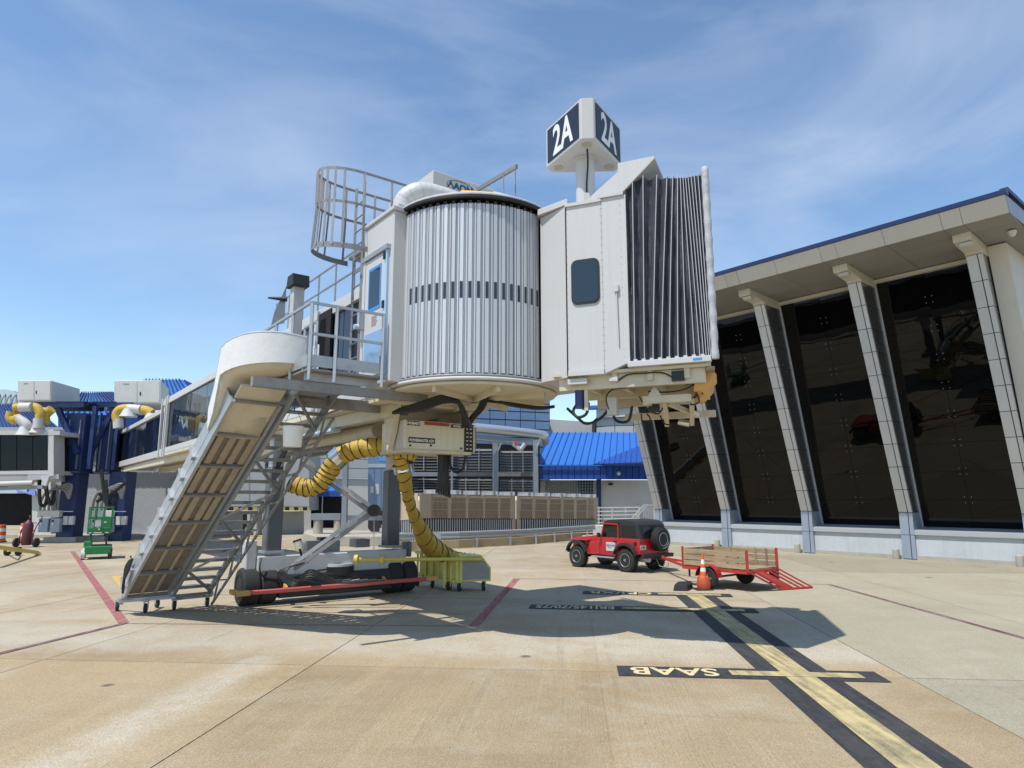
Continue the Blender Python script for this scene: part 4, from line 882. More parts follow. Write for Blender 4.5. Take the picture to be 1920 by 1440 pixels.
body = MB().prism([C(.015, 0, 4.58), C(.66, 0, 4.58), C(1.02, 0, 4.72), C(1.10, 0, 4.72), C(1.10, 0, 7.72), C(1.02, 0, 7.72), C(.66, 0, 7.72), C(.015, 0, 7.68)], CN*CW_).build('cab_wall', white, jb, bevel=.008)
MB().obox(C(.655, .0005, 4.62), CE*.006, CN*.003, UP*3.05).build('panel_seam', paint('seam_grey', (.35, .35, .34), .6), jb)
MB().obox(C(-.005, -.03, 4.6), CE*.016, CN*.034, UP*3.1).build('panel_gap', blackp, jb)
cbox(.03, .66, .001, .05, 4.575, 4.66).build('skirt', white, jb); cbox(.0, .66, -.02, .03, 7.66, 7.72).build('roof_flashing', white, jb); cbox(.62, 1.06, -.02, .035, 7.715, 7.78).build('roof_flashing', white, jb)
rv = MB()
for k in range(22):
    for t in (.03, .645, .675, 1.0): rv.cyl(C(t, .001, 4.72+k*.134), C(t, .006, 4.72+k*.134), .006, 6)
for k in range(26): rv.cyl(B(6.362, 1.70, VZ0+.08+k*.122), B(6.368, 1.70, VZ0+.08+k*.122), .007, 6)
rv.build('rivets', padm, jb, kind='stuff')
# rounded cab window
def rrect(t0, t1, z0, z1, r, m_, n=6):
    out = []
    for (ct, cz, s0) in ((t1-r, z1-r, 0), (t0+r, z1-r, 90), (t0+r, z0+r, 180), (t1-r, z0+r, 270)):
        for k in range(n+1): a = R(s0+90*k/n); out.append(C(ct+r*math.cos(a), m_, cz+r*math.sin(a)))
    return out
cw = MB().prism(rrect(.10, .605, 5.83, 6.64, .11, .002), CN*.022).build('cab_window', blackp, jb)
MB().prism(rrect(.125, .58, 5.86, 6.61, .09, .025), CN*.004).build('window_pane', winglass, cw)
cbox(.865, .94, .001, .05, 5.98, 6.1).build('outlet_box', white, jb); MB().cyl(C(.9, .02, 5.98), C(.915, .02, 5.05), .014, 8).build('outlet_conduit', white, jb)
# canopy hood over the bellows
hood = MB().prism([C(.98, .02, 7.74), C(1.06, .02, 7.76), C(1.63, .02, 8.27), C(1.62, .02, 8.32), C(.98, .02, 8.31)], CN*(CW_-.04)).build('canopy_hood', white, jb, bevel=.008)
MB().prism([C(.36, -.05, 7.74), C(.985, -.05, 7.74), C(.985, -.05, 8.2)], CN*-2.7).build('hood_gusset', white, jb)
# bellows: folds of fabric over hoops, the far hoops bunched together and leaning
def tpx(x, y):                          # sighted point on the near cab side plane, metres along it
    r = ray(x, y); k = C0.dot(CN)/Vector((r.x, r.y, 0)).dot(CN); q = Vector((r.x, r.y, 0))*k-C0
    return q.dot(CE)
tops = [1.10]+[tpx(x, 332) for x in (1186, 1206, 1232, 1251, 1262, 1271, 1276, 1280.5, 1285, 1290, 1296, 1302, 1309, 1316)]
bots = [1.10]+[tpx(x, 680) for x in (1191, 1209, 1225, 1241, 1256, 1272, 1288, 1303, 1313, 1320, 1325, 1329.5, 1333, 1337)]
BZ0 = 4.76; SUB = 6
FAR = .42                               # the far side of the bellows is shorter
def farm(t, m_): return t-FAR*(t-1.1)/1.3*min(1, max(0, -m_/2.9))
NZ = 22; rows = []; hoops = []
random.seed(11)
for i in range(len(tops)-1):
    wl = tops[i+1]-tops[i]; wb = bots[i+1]-bots[i]
    ph = random.uniform(0, 6)
    for k in range(SUB):
        f = k/SUB; col_ = []
        for q in range(NZ+1):
            h_ = q/NZ; w = wb+(wl-wb)*h_; tt = bots[i]+(tops[i]-bots[i])*h_**1.15; tn = bots[i+1]+(tops[i+1]-bots[i+1])*h_**1.15
            sag = -math.sin(f*math.pi)*min(.075, .25*w+.02)-(.035 if k in (2, 3) and w > .1 else 0)
            wr = (.010*math.sin(h_*17+ph+f*5)+.007*math.sin(h_*41+ph*2+f*9))*(1 if k else 0)*min(1, w/.08)
            zt = 8.04-.15*min(1, max(0, (tops[i]-1.2)/.9))
            col_.append((tt+(tn-tt)*f, sag+wr, BZ0+(zt-(.05 if k else 0)-BZ0)*h_))
        rows.append(col_)
        if k == 0 and i: hoops.append(col_)
rows.append([(bots[-1]+(tops[-1]-bots[-1])*(q/NZ)**1.15, 0, BZ0+(7.90-BZ0)*q/NZ) for q in range(NZ+1)]); hoops.append(rows[-1])
fab = MB(); vs = []; fs = []
for rr_ in rows:
    vs += [C(*p) for p in rr_]; e = rr_[-1]; b_ = rr_[0]
    vs += [C(farm(e[0], m_), m_, e[2]+dz_) for m_, dz_ in ((-.15, .015), (-1.4, .03), (CW_+.1, .02), (CW_+.02, -.2))]+[C(farm(b_[0], CW_), CW_+.02, BZ0)]
n1 = NZ+6
for k in range(len(rows)-1):
    for q in range(n1-1): fs.append((k*n1+q, (k+1)*n1+q, (k+1)*n1+q+1, k*n1+q+1))
fab.add(vs, fs, True); fab.build('bellows', fabric, jb)
for i, r_ in enumerate(hoops): MB().tube([C(p[0], p[1]+.010, p[2]) for p in r_], .0075 if i < 6 else .0065, 6).build('bellows_hoop', piping, jb)
# padded front edge
pb0, pt0 = tpx(1342, 690), tpx(1322, 330)
pp = [C(pb0+(pt0-pb0)*(q/12)**.85, -.02, 4.70+q*(7.90-4.70)/12) for q in range(13)]
pp += [C(farm(pt0, m_), m_, z_) for m_, z_ in ((-.2, 7.95), (-1.2, 7.97), (CW_+.2, 7.93), (CW_, 7.7))]+[C(farm(pb0, CW_), CW_, 4.75)]
MB().tube(smooth_pts(pp, 4), .062, 10, rfun=lambda t: .060+.006*math.sin(t*90)).build('bellows_pad', padm, jb)
# cab floor edge, underside and bumper
cbox(1.06, 2.40, -.06, .04, 4.66, 4.755).build('floor_edge', white, jb, bevel=.006)
cbox(2.12, 2.26, .041, .045, 4.69, 4.725).build('maker_plate', bluetape, jb)
for k in range(9): cbox(1.16+k*.135, 1.22+k*.135, -.02, .03, 4.755, 4.785).build('fold_clip', white, jb)
MB().prism([C(-.3, -.07, 4.6), C(2.36, -.07, 4.6), C(1.92, CW_+.1, 4.6), C(-.3, CW_+.1, 4.6)], UP*.055).build('cab_floor', cream, jb)
for t in (.15, .75, 1.35, 1.95): cbox(t, t+.09, CW_+.1, -.1, 4.44, 4.60).build('floor_beam', cream, jb)
for mm, te in ((-.15, 2.28), (-1.4, 2.1), (-2.6, 1.9)): cbox(-.2, te, mm-.1, mm, 4.36, 4.595).build('floor_beam', cream, jb)
for (t0, t1, m0, m1, z0, z1) in ((1.2, 2.0, -.55, -.40, 4.10, 4.22), (1.2, 1.32, -2.2, -.4, 4.08, 4.2), (.5, 2.2, -2.2, -2.05, 4.02, 4.14)): cbox(t0, t1, m0, m1, z0, z1).build('leveler_frame', cream, jb)
for t in (1.55, 2.0): MB().bar(C(t, -.5, 4.12), C(t-.18, -1.7, 3.86), .08, .08).build('leveler_arm', cream, jb)
MB().bar(C(1.6, -.6, 4.10), C(1.98, -1.3, 3.96), .07, .07).build('leveler_arm', cream, jb)
MB().prism([C(1.3, -.38, 4.22), C(1.52, -.38, 4.22), C(1.41, -.38, 4.40)], CN*-.06).build('pivot_lug', white, jb)
for (t0, m0) in ((2.14, -.55), (1.98, -1.55)):
    bp_ = MB().prism([C(t0+.0, m0+.3, 4.60), C(t0+.24, m0+.3, 4.60), C(t0+.24, m0+.3, 4.44), C(t0+.05, m0+.3, 4.24), C(t0-.08, m0+.3, 4.24)], CN*-.62).build('bumper', orangel, jb, bevel=.01)
MB().prism([C(2.3, -.06, 4.53), C(2.44, -.06, 4.53), C(2.0, CW_+.2, 4.53), C(1.86, CW_+.2, 4.53)], UP*.06).build('bumper_board', wood, jb)
cbox(.0, .34, -.1, .0, 4.44, 4.53).build('rail_channel', white, jb)
MB().cyl(C(.14, -.25, 4.5), C(.14, -.25, 4.05), .085, 16).build('drive_motor', navy, jb)
cbox(.24, .30, -.25, -.18, 4.0, 4.5).build('motor_bracket', cream, jb)
cbox(.55, .72, -.7, -.5, 3.95, 4.25).build('control_box', greyunit, jb)
def wires(nm, sets, r, mat=cable):
    for pts in sets: MB().tube(smooth_pts(pts, 5), r, 7).build(nm, mat, jb)
wires('hose_loop', [[C(-.3, -.9, 4.15), C(-.05, -.7, 3.95), C(.15, -.6, 3.82), C(.42, -.55, 3.9), C(.6, -.6, 4.12)], [C(.1, -.35, 4.2), C(.0, -.3, 4.02), C(.1, -.25, 3.9), C(.25, -.25, 3.95), C(.28, -.3, 4.15)], [C(.55, -.8, 4.2), C(.6, -.9, 3.9), C(.85, -.8, 3.86), C(.95, -.7, 4.1)]], .026)
wires('cable', [[C(.75, -.2, 4.4), C(1.0, -.1, 4.55), C(1.3, -.08, 4.56), C(1.6, -.1, 4.55), C(1.85, -.1, 4.42), C(1.95, -.15, 4.5)],
    [C(1.3, -.4, 4.3), C(1.6, -.4, 4.27), C(1.9, -.4, 4.3), C(2.1, -.35, 4.38)], [C(1.1, -.6, 4.25), C(1.25, -.65, 4.02), C(1.4, -.7, 3.95), C(1.5, -.7, 4.08)], [C(.9, -.5, 4.4), C(.7, -.3, 4.35), C(.62, -.2, 4.2), C(.66, -.2, 4.0)],
    [C(1.0, -1.2, 4.02), C(1.02, -1.2, 3.88), C(1.1, -1.2, 3.84), C(1.16, -1.2, 3.93), C(1.1, -1.2, 4.02)], [C(1.3, -1.4, 4.0), C(1.38, -1.4, 3.85), C(1.5, -1.4, 3.82)],
    [C(2.0, -.3, 4.42), C(2.1, -.4, 4.25), C(2.0, -.6, 4.15), C(2.15, -.7, 4.3)], [C(2.05, -.4, 4.3), C(2.12, -.5, 4.1), C(1.98, -.5, 4.05), C(2.05, -.6, 4.2)], [C(1.95, -.25, 4.36), C(2.12, -.35, 4.36), C(2.18, -.5, 4.22)]], .013)
cbox(1.75, 1.95, -.16, -.08, 4.40, 4.56).build('junction_box', blackp, jb); cbox(1.25, 1.42, -.75, -.62, 3.98, 4.14).build('junction_box', blackp, jb)
cbox(.72, .86, -.2, -.05, 4.46, 4.53).build('junction_box', white, jb)
MB().cyl(C(1.55, -1.9, 3.93), C(1.75, -1.9, 3.88), .06, 12).build('sensor', chrome, jb)
# black cable loop under the rotunda and along the tunnel
wires('cable_bundle', [[at(748-4*j, 768+2*j, 12.7), at(790, 755+4*j, 12.6), at(832, 742+4*j, 12.6), at(856+2*j, 748+3*j, 12.8), at(866+3*j, 775+2*j, 13.3), at(868+5*j, 800, 14.0)] for j in range(4)]+[[at(915-4*j, 742, 12.9), at(906-4*j, 765, 13.2), at(888-3*j, 785, 13.6), at(878, 802, 14.0)] for j in range(3)], .035)
wires('cable_bundle', [[at(915+20*j, 752, 13), at(960, 757+3*j, 13.0), at(1010, 764+2*j, 13.0), at(1040, 762, 13)] for j in range(2)], .03)
wires('cable_bundle', [[B(.6, 1.3, 4.2), B(.4, 1.5, 3.9-j*.06), B(.2, 1.62, 3.45-j*.05), B(-.1, 1.7, 3.2), B(-.5, 1.72, 3.25+j*.04), B(-.2, 1.66, 3.5)] for j in range(4)], .03)
# --- roof equipment
def roofbox(u0, u1, w0, w1, z0, z1, nm, mat, par=jb): return bbox(u0, u1, w0, w1, z0, z1).build(nm, mat, par, bevel=.015)
# --- drive bogie
WZ = .44
axle = bbox(-.24, .24, -2.0, 2.0, .66, 1.14).build('axle_beam', paint('light_grey_paint', (.55, .56, .57), .45, dirt=.25, dscale=3, streak=.2, dcol=(.25, .24, .22)), jb, bevel=.02)
for w in (-1.62, 1.62):
    c_ = bbox(-.19, .19, w-.19, w+.19, 1.19, 3.28).build('lift_column', colgrey, jb, bevel=.03)
    bbox(-.15, .15, w-.15, w+.15, 3.28, 4.15).build('column_sleeve', white if w < 0 else galv, jb, bevel=.02)
    bbox(-.24, .24, w-.24, w+.24, 1.2, 1.26).build('base_plate', galv, c_)
    bo = MB()
    for z in (3.35, 3.5, 3.7):
        for q in (-.08, .08): bo.cyl(B(.15, w+q, z), B(.165, w+q, z), .02, 8)
    bo.build('bolts', chrome, c_, kind='stuff')
bbox(-.3, .3, -2.1, 2.1, 4.0, 4.16).build('cross_head', cream, jb)
MB().prism([B(.32, -1.75, 4.2), B(.32, -1.3, 4.2), B(.32, -1.42, 3.35), B(.32, -1.62, 3.35)], AF*-.1).build('gusset', cream, jb)
MB().prism([B(4.4, .9, 4.42), B(5.0, .9, 4.42), B(4.86, .9, 3.9), B(4.66, .9, 3.45), B(4.55, .9, 3.9)], AL*-.12).build('hanger_bracket', cream, jb)
bog = bbox(-.42, .42, -1.5, 1.52, .15, .66).build('bogie_frame', blackp, jb, bevel=.03)
bbox(-.52, -.0, -1.4, 1.4, .50, .70).build('drive_cover', blackp, bog, bevel=.04)
bbox(.30, .44, -1.1, .9, .26, .56).build('motor_cover', blackp, bog, bevel=.02)
tyre_prof = [(.26, -.19), (.40, -.20), (.435, -.16), (.44, -.05), (.44, .05), (.435, .16), (.40, .20), (.26, .19)]
def wheel_mb(prof, c, ax, seg=32):       # lathe about axis vector ax
    m = MB(); ax = Vector(ax).normalized(); x = UP; y = ax.cross(x)
    vs = []; fs = []; n = len(prof)
    for (r, h) in prof:
        for k in range(seg): a = 2*math.pi*k/seg; vs.append(Vector(c)+ax*h+(x*math.cos(a)+y*math.sin(a))*r)
    for i in range(n-1):
        for k in range(seg): l = (k+1) % seg; fs.append((i*seg+k, (i+1)*seg+k, (i+1)*seg+l, i*seg+l))
    fs.append(tuple(range(seg))); fs.append(tuple((n-1)*seg+k for k in range(seg))[::-1])
    return m.add(vs, fs, True)
for w in (2.14, 1.72, -1.66, -2.08):
    ty = wheel_mb(tyre_prof, B(0, w, WZ), AL).build('tyre', black, jb)
    wheel_mb([(.03, -.05), (.24, -.10), (.27, -.205), (.27, .205), (.24, .10), (.03, .05)], B(0, w, WZ), AL, 20).build('rim', blackp, ty)
    gm = MB()
MB().bar(B(.62, 2.35, .36), B(.62, -2.65, .36), .10, .10).build('safety_bar', redsoft, jb, bevel=.02)
for (w0, w1) in ((2.56, 2.25), (-2.4, -2.75)): MB().bar(B(.62, w0, .36), B(.62, w1, .36), .125, .125).build('safety_bar_end', orangel, jb, bevel=.02)
MB().bar(B(.62, 2.53, .36), B(.1, 2.53, .36), .1, .1).build('safety_bar_end', orangel, jb)
for w in (1.4, -1.2): MB().bar(B(.44, w, .45), B(.60, w, .38), .06, .1).build('bar_bracket', orangel, jb)
MB().cyl(B(.05, -.1, .60), B(.05, -.1, .80), .42, 24).build('turntable', blackp, jb)
MB().cyl(B(.05, -.1, .80), B(.05, -.1, .86), .40, 24).build('turntable_plate', axle.data.materials[0], jb)
bbox(-.2, .16, 2.02, 2.26, .80, 1.52).build('control_cabinet', white, jb, bevel=.02)
bbox(-.8, -.3, -.3, .6, 1.1, 1.42).build('hydraulic_unit', galvd, jb, bevel=.02); bbox(-.7, -.45, -.2, .2, 1.42, 1.5).build('pump_cover', blackp, jb)
bbox(-.85, -.4, -1.2, -.8, 1.2, 1.42).build('valve_block', galvd, jb)
for w in (-2.06, -2.2): bbox(-.08, .08, w-.05, w+.05, .92, 1.34).build('actuator', galvd, jb, bevel=.02)
# elbow brace
E1, E2, E3 = at(566, 862, 15.9), at(697, 957, 16.4), at(552, 1062, 16.6)
for (p, q) in ((E1, E2), (E2, E3)):
    dd = Vector((0, 0, .07)); MB().bar(p+dd, q+dd, .06, .09).build('brace_tube', galv, jb); MB().bar(p-dd, q-dd, .06, .09).build('brace_tube', galvd, jb)
MB().prism([E2+Vector((-.32, 0, .28)), E2+Vector((.05, 0, .05)), E2+Vector((.05, 0, -.05)), E2+Vector((-.32, 0, -.25)), E2+Vector((-.15, 0, 0))], (0, .1, 0)).build('elbow_plate', galvd, jb)
MB().cyl(E2+Vector((.06, -.1, 0)), E2+Vector((.06, .1, 0)), .14, 20).build('elbow_reel', blackp, jb)
MB().cyl(E2+Vector((.06, 0, -.1)), E2+Vector((.08, 0, -.95)), .012, 6).build('pull_rod', galv, jb)
wires('cable', [[E3+Vector((.05*j, -.05, .1)), E3+Vector((-.12-.04*j, -.2, -.12)), E3+Vector((.1, -.25, -.28-.03*j)), E3+Vector((.45, -.25, -.3+.05*j)), E3+Vector((.7+.1*j, -.2, -.35)), E3+Vector((1.2+.2*j, -.2, -.28))] for j in range(6)], .022)
wires('cable', [[B(.3, 1.95, 1.1), B(.42, 2.0, .85), B(.4, 1.85, .66), B(.44, 1.4, .6), B(.46, .8, .72), B(.46, .2, .78)]], .02)
bl = thing('beacon_lamp', 'small cream warning beacon with dark cap tilted above the axle beam', 'lamp', at(563, 1033, 16.9))
ax_ = Vector((-.35, 0, 1)).normalized(); b0 = at(563, 1033, 16.9)
MB().cyl(b0-ax_*.12, b0+ax_*.05, .03, 10).build('stem', blackp, bl); MB().cyl(b0+ax_*.05, b0+ax_*.24, .10, 16).build('lens', cream, bl); MB().cyl(b0+ax_*.24, b0+ax_*.28, .105, 16).build('cap', blackp, bl)
MB().cyl(b0-ax_*.12, b0-ax_*.3+Vector((.1, 0, 0)), .02, 8).build('bracket', blackp, bl)
# yellow tow pole on the axle
tp = thing('yellow_pole', 'long yellow pole with flanged end lying along the axle beam', 'pole', B(.36, -.1, 1.12))
MB().cyl(at(668, 1049, 17.6), at(905, 1048.5, 19.2), .05, 10).build('shaft', yellowp, tp)
for x in (668, 717):
    c_ = at(x, 1049, 17.6+(x-668)*.0067); MB().cyl(c_+Vector((-.05, 0, 0)), c_+Vector((.05, 0, 0)), .12, 10).build('flange', yellowp, tp, bevel=.01)
# --- gate sign on its pole
sg = thing('gate_sign', 'white three-sided sign reading 2A in white on black, on a pole above the cab', 'sign', at(1090, 380, 12.3))
SC0 = Vector((1.42, 12.35, 0)); SZb, SZt = 9.02, 9.84
Rt = .86; cut = .125
def tri(rad, c_=cut):
    pts = []
    for k, a in enumerate((-92, 28, 148)):
        v = Vector((math.cos(R(a)), math.sin(R(a)), 0)); tn = Vector((-v.y, v.x, 0))
        pts += [SC0+v*(rad-c_*.55)-tn*c_*.95, SC0+v*(rad-c_*.55)+tn*c_*.95]
    return pts
TP = tri(Rt)
MB().prism([p+UP*SZb for p in TP], UP*(SZt-SZb)).build('sign_box', white, sg, bevel=.012)
for k in (0, 1, 2):
    p, q = TP[2*k+1], TP[(2*k+2) % 6]; e = (q-p).normalized(); nrm = Vector((e.y, -e.x, 0)); Ln = (q-p).length
    fc = MB().obox(p+e*.07+nrm*.001+UP*(SZb+.06), e*(Ln-.14), nrm*.012, UP*(SZt-SZb-.12)).build('sign_face', signdark, sg)
    text_mb('2A', p+e*(Ln*.5)+nrm*.013+UP*(SZb+.13), e, UP, .58, .72, .003, .02, 'CENTER').build('lettering', lettering, fc)
MB().cyl(Vector((SC0.x, SC0.y, 7.7)), Vector((SC0.x, SC0.y, SZb)), .185, 24).build('pole', white, sg)
MB().cyl(Vector((SC0.x, SC0.y, SZb-.05)), Vector((SC0.x, SC0.y, SZb)), .235, 24).build('flange', white, sg)
for a in (-92, 28, 148):
    v = Vector((math.cos(R(a)), math.sin(R(a)), 0))*.58; MB().cyl(SC0+v+UP*(SZb-.008), SC0+v+UP*(SZb+.0), .10, 20).build('downlight', paint('lamp_lens', (.42, .38, .28), .3) if a == -92 else bpy.data.materials['lamp_lens'], sg)
MB().tube(smooth_pts([SC0+Vector((0, -.42, SZb)), SC0+Vector((.02, -.3, SZb-.25)), SC0+Vector((.0, -.24, SZb-.6)), SC0+Vector((0, -.22, SZb-.8))], 4), .018, 7).build('cable', cable, sg)
MB().tube(smooth_pts([SC0+Vector((0, -.22, SZb-.95)), SC0+Vector((.03, -.22, SZb-1.1)), SC0+Vector((.14, -.2, SZb-1.28))], 4), .018, 7).build('cable', cable, sg)
MB().box(SC0.x-.05, SC0.x+.05, SC0.y-.26, SC0.y-.18, SZb-.98, SZb-.80).build('switch_box', greyunit, sg)
# --- roof air unit and white duct with yellow sleeve
ac = thing('rooftop_air_unit', 'grey rooftop air unit with blue maker badge behind the white duct', 'air unit', B(3.4, -1.0, 7.1))
p0 = at(812, 318, 14.6); ex = Vector((.80, .60, 0)); ey = Vector((-.602, .799, 0))
MB().obox(p0-UP*1.15, ex*1.75, ey*2.2, UP*1.15).build('casing', greyunit, ac, bevel=.015)
text_mb('AAON', p0+ex*.75-UP*.30-ey*.003, ex, UP, .15, 1.1, .002, .01, 'CENTER').build('badge', paint('badge_blue', (.03, .08, .16), .5), ac)
el = [p0+ex*(.75+.38*math.cos(R(a)))-UP*(.23-.15*math.sin(R(a)))-ey*.006 for a in range(0, 360, 15)]
MB().tube(el, .008, 5, closed=True).build('badge_ring', bpy.data.materials['badge_blue'], ac)
MB().bar(p0+ex*.1-UP*1.1, p0+ex*1.7-UP*1.1, .1, .1).build('base_rail', galv, ac)
dk = thing('roof_air_duct', 'fat white segmented duct curving over the rotunda roof with a yellow sleeve', 'duct', B(5.7, .6, 7.9))
dp = smooth_pts([at(756, 394, 12.9), at(760, 376, 12.9), at(780, 363, 12.9), at(806, 361, 13.0), at(838, 367, 13.1), at(866, 374, 13.2)], 3)
MB().tube(dp, .27, 18, rfun=lambda t: .215-.10*max(0, t-.45)/.55).build('duct', white, dk)
for i in (3, 5, 7, 9, 11, 13):
    d_ = (dp[i+1]-dp[i-1]).normalized(); r_ = .217-.10*max(0, i/15-.45)/.55; MB().cyl(dp[i]-d_*.008, dp[i]+d_*.008, r_, 18).build('duct_seam', padm, dk)
MB().tube(smooth_pts([at(864, 368, 13.2), at(895, 370, 13.25), at(925, 372, 13.3)], 3), .13, 14).build('yellow_sleeve', paint('bright_yellow_sleeve', (.70, .42, .03), .55, dirt=.3, dscale=6, bump=.4, bscale=16), dk)
MB().tube(smooth_pts([at(924, 372, 13.3), at(950, 377, 13.3), at(985, 390, 13.3)], 3), .15, 14, rfun=lambda t: .15-.04*t).build('duct_tail', white, dk)
MB().obox(B(5.55, .95, 7.95), AF*.75, AL*.7, UP*.12).build('duct_base', white, dk, bevel=.02)
bm = thing('roof_boom', 'thin grey boom with hanging rods over the rotunda roof', 'boom', at(935, 375, 14.2))
MB().bar(at(895, 356, 14.9), at(969, 312, 13.4), .05, .09).build('boom', galvd, bm)
for x, y in ((944, 327), (966, 314)): MB().cyl(at(x, y, 13.8), at(x+.5, 378, 13.8), .014, 6).build('rod', galvd, bm)
# cab roof box beside the sign pole
# ---------------------------------------------------------------- service platform beside the door
pf = thing('service_platform', 'galvanised platform with pipe railings outside the bridge door', 'platform', B(5.4, 2.5, 4.4))
ZP = 4.70
def ubar(nm, a, b, w, h, mat=galv, par=pf, bev=0): return MB().bar(a, b, w, h).build(nm, mat, par, bevel=bev)
fl = MB().obox(B(3.4, 1.80, ZP-.05), AF*2.85, AL*1.42, UP*.035).build('deck', galvd, pf)
gr = MB()
for k in range(26): gr.bar(B(3.42+k*.108, 1.8, ZP-.012), B(3.42+k*.108, 3.2, ZP-.012), .012, .03)
gr.build('deck_grating', galv, pf, kind='stuff')
ubar('support_beam', B(6.02, 4.05, 4.40), B(6.02, .62, 4.40), .12, .16, galvd); ubar('support_beam', B(4.55, 3.4, 4.36), B(4.55, .4, 4.36), .12, .22, galvd)
MB().obox(B(6.0, 1.82, ZP-.19), AF*.02, AL*1.36, UP*.18).build('fascia_plate', galv, pf)
MB().obox(B(6.25, 1.82, ZP+.02), AF*.015, AL*1.36, UP*.20).build('toe_board', galv, pf)
MB().obox(B(4.7, 3.22, ZP+.02), AF*1.55, AL*.015, UP*.2).build('toe_board', galv, pf)
for w in (1.86, 2.75, 3.2): ubar('rail_post', B(6.28, w, ZP-.22), B(6.28, w, ZP+1.12), .05, .05)
for z in (.58, 1.12): ubar('rail', B(6.28, 1.84, ZP+z), B(6.28, 3.22, ZP+z), .045, .045)
for u in (4.5, 5.4): ubar('rail_post', B(u, 3.22, ZP-.1), B(u, 3.22, ZP+1.12), .045, .045)
ubar('rail', B(6.28, 3.22, ZP+1.12), B(2.4, 3.22, ZP+1.12), .045, .045)
for u in (3.6, 2.5): ubar('rail_post', B(u, 3.22, ZP-.1), B(u, 3.22, ZP+1.12), .045, .045)
# small gate
gt = MB()
for a, b in (((5.15, 2.9, .1), (5.15, 2.9, .95)), ((5.75, 2.9, .1), (5.75, 2.9, .95)), ((5.15, 2.9, .95), (5.75, 2.9, .95)), ((5.15, 2.9, .15), (5.75, 2.9, .15))):
    ubar('gate_bar', B(a[0], a[1], ZP+a[2]), B(b[0], b[1], ZP+b[2]), .04, .04)
for a, b in (((4.3, 2.4, .1), (4.3, 2.4, .8)), ((4.55, 2.4, .1), (4.55, 2.4, .8)), ((4.3, 2.4, .8), (4.55, 2.4, .8))): ubar('gate_bar', B(a[0], a[1], ZP+a[2]), B(b[0], b[1], ZP+b[2]), .03, .03, lettering)
# dark doorway and post on the tunnel side
dw = thing('tunnel_side_door', 'dark open doorway with pale post in the tunnel side above the slide', 'doorway', B(3.0, 1.35, ZF))
MB().obox(B(1.75, 1.30, ZF+.05), AF*.75, AL*.06, UP*2.2).build('opening', dark, dw); MB().obox(B(1.55, 1.3, ZF-.1), AF*.18, AL*.1, UP*2.45).build('frame_post', white, dw, bevel=.01)
hd = thing('exit_floodlight', 'white post with black hooded floodlight beside the slide', 'lamp', B(2.2, 2.1, ZF))
MB().obox(B(1.9, 1.9, ZF), AF*.24, AL*.24, UP*2.75).build('post', white, hd, bevel=.01)
MB().prism([B(1.82, 2.22, ZF+2.72), B(2.28, 2.22, ZF+2.72), B(2.24, 2.22, ZF+3.0), B(1.9, 2.22, ZF+3.0)], AL*-.4).build('hood', blackp, hd, bevel=.01)
MB().prism([B(1.74, 2.2, ZF+1.9), B(1.74, 2.5, ZF+1.8), B(1.74, 2.45, ZF+2.1), B(1.74, 2.2, ZF+2.8)], AF*.05).build('bracket_plate', galv, hd)
MB().cyl(B(1.9, 2.2, ZF+2.45), B(1.75, 2.6, ZF+2.45), .06, 10, .02).build('horn', blackp, hd)
# ---------------------------------------------------------------- caged ladder
cl = thing('caged_ladder', 'grey steel ladder with tall round safety cage up to the bridge roof', 'ladder', B(4.75, 1.9, ZP))
LU, LW = 4.72, 1.72
for du in (-.2, .2): MB().bar(B(LU+du, LW, ZP+.02), B(LU+du, LW, 9.0), .05, .03).build('stile', colgrey if False else galvd, cl)
for k in range(13): MB().cyl(B(LU-.2, LW, ZP+.3+k*.3), B(LU+.2, LW, ZP+.3+k*.3), .014, 8).build('rung', galvd, cl)
def hoop(z, rx, ry, tail, hgt):
    pts = []
    for k in range(13):
        a = R(180*k/12); pts.append(B(LU+rx*math.cos(a), LW+.12+ry*math.sin(a), z))
    pts = [B(LU+rx, LW-tail, z)]+pts+[B(LU-rx, LW-tail, z)]
    m = MB(); P_ = pts
    for a, b in zip(P_[:-1], P_[1:]): pass
    # flat strap: inner and outer loops
    inn = [B(LU, LW+.2, z)+(p-B(LU, LW+.2, z))*.985 for p in P_]; n = len(P_); vs = []
    for p, q in zip(P_, inn): vs += [p-UP*hgt/2, p+UP*hgt/2, q+UP*hgt/2, q-UP*hgt/2]
    fs = []
    for i in range(n-1):
        for k in range(4): l = (k+1) % 4; fs.append((4*i+k, 4*i+l, 4*i+4+l, 4*i+4+k))
    m.add(vs, fs); return m, P_
hp = []
for (z, rx, ry, tail, h_) in ((7.42, .52, .86, .0, .11), (8.36, .45, .80, .9, .055), (9.06, .45, .80, 1.55, .055)):
    m, P_ = hoop(z, rx, ry, tail, h_); m.build('cage_hoop', galvd, cl); hp.append(P_)
for k in (1, 3, 4, 5, 6, 7, 8, 9, 10, 11, 13):
    pts = [hp[0][k]+UP*.0, hp[1][k], hp[2][k]]; MB().bar(pts[0], pts[1], .045, .012).build('cage_strap', galvd, cl); MB().bar(pts[1], pts[2], .045, .012).build('cage_strap', galvd, cl)
for i in (1, 2):
    for s in (0, -1):
        pass
for w in (1.2, .75, .25):
    for du in (-.4, .4): MB().bar(B(LU+du, w, 7.9), B(LU+du, w, 9.06), .04, .04).build('guard_post', galvd, cl)
MB().bar(B(LU+.42, .17, 7.95), B(LU+.42, .17, 9.0), .04, .04).build('guard_post', galvd, cl)
MB().bar(B(LU+.4, .2, 9.06), B(LU+.95, .1, 9.05), .04, .04).build('guard_rail', galvd, cl); MB().bar(B(LU+.4, .2, 8.35), B(LU+.95, .1, 8.4), .04, .04).build('guard_rail', galvd, cl)
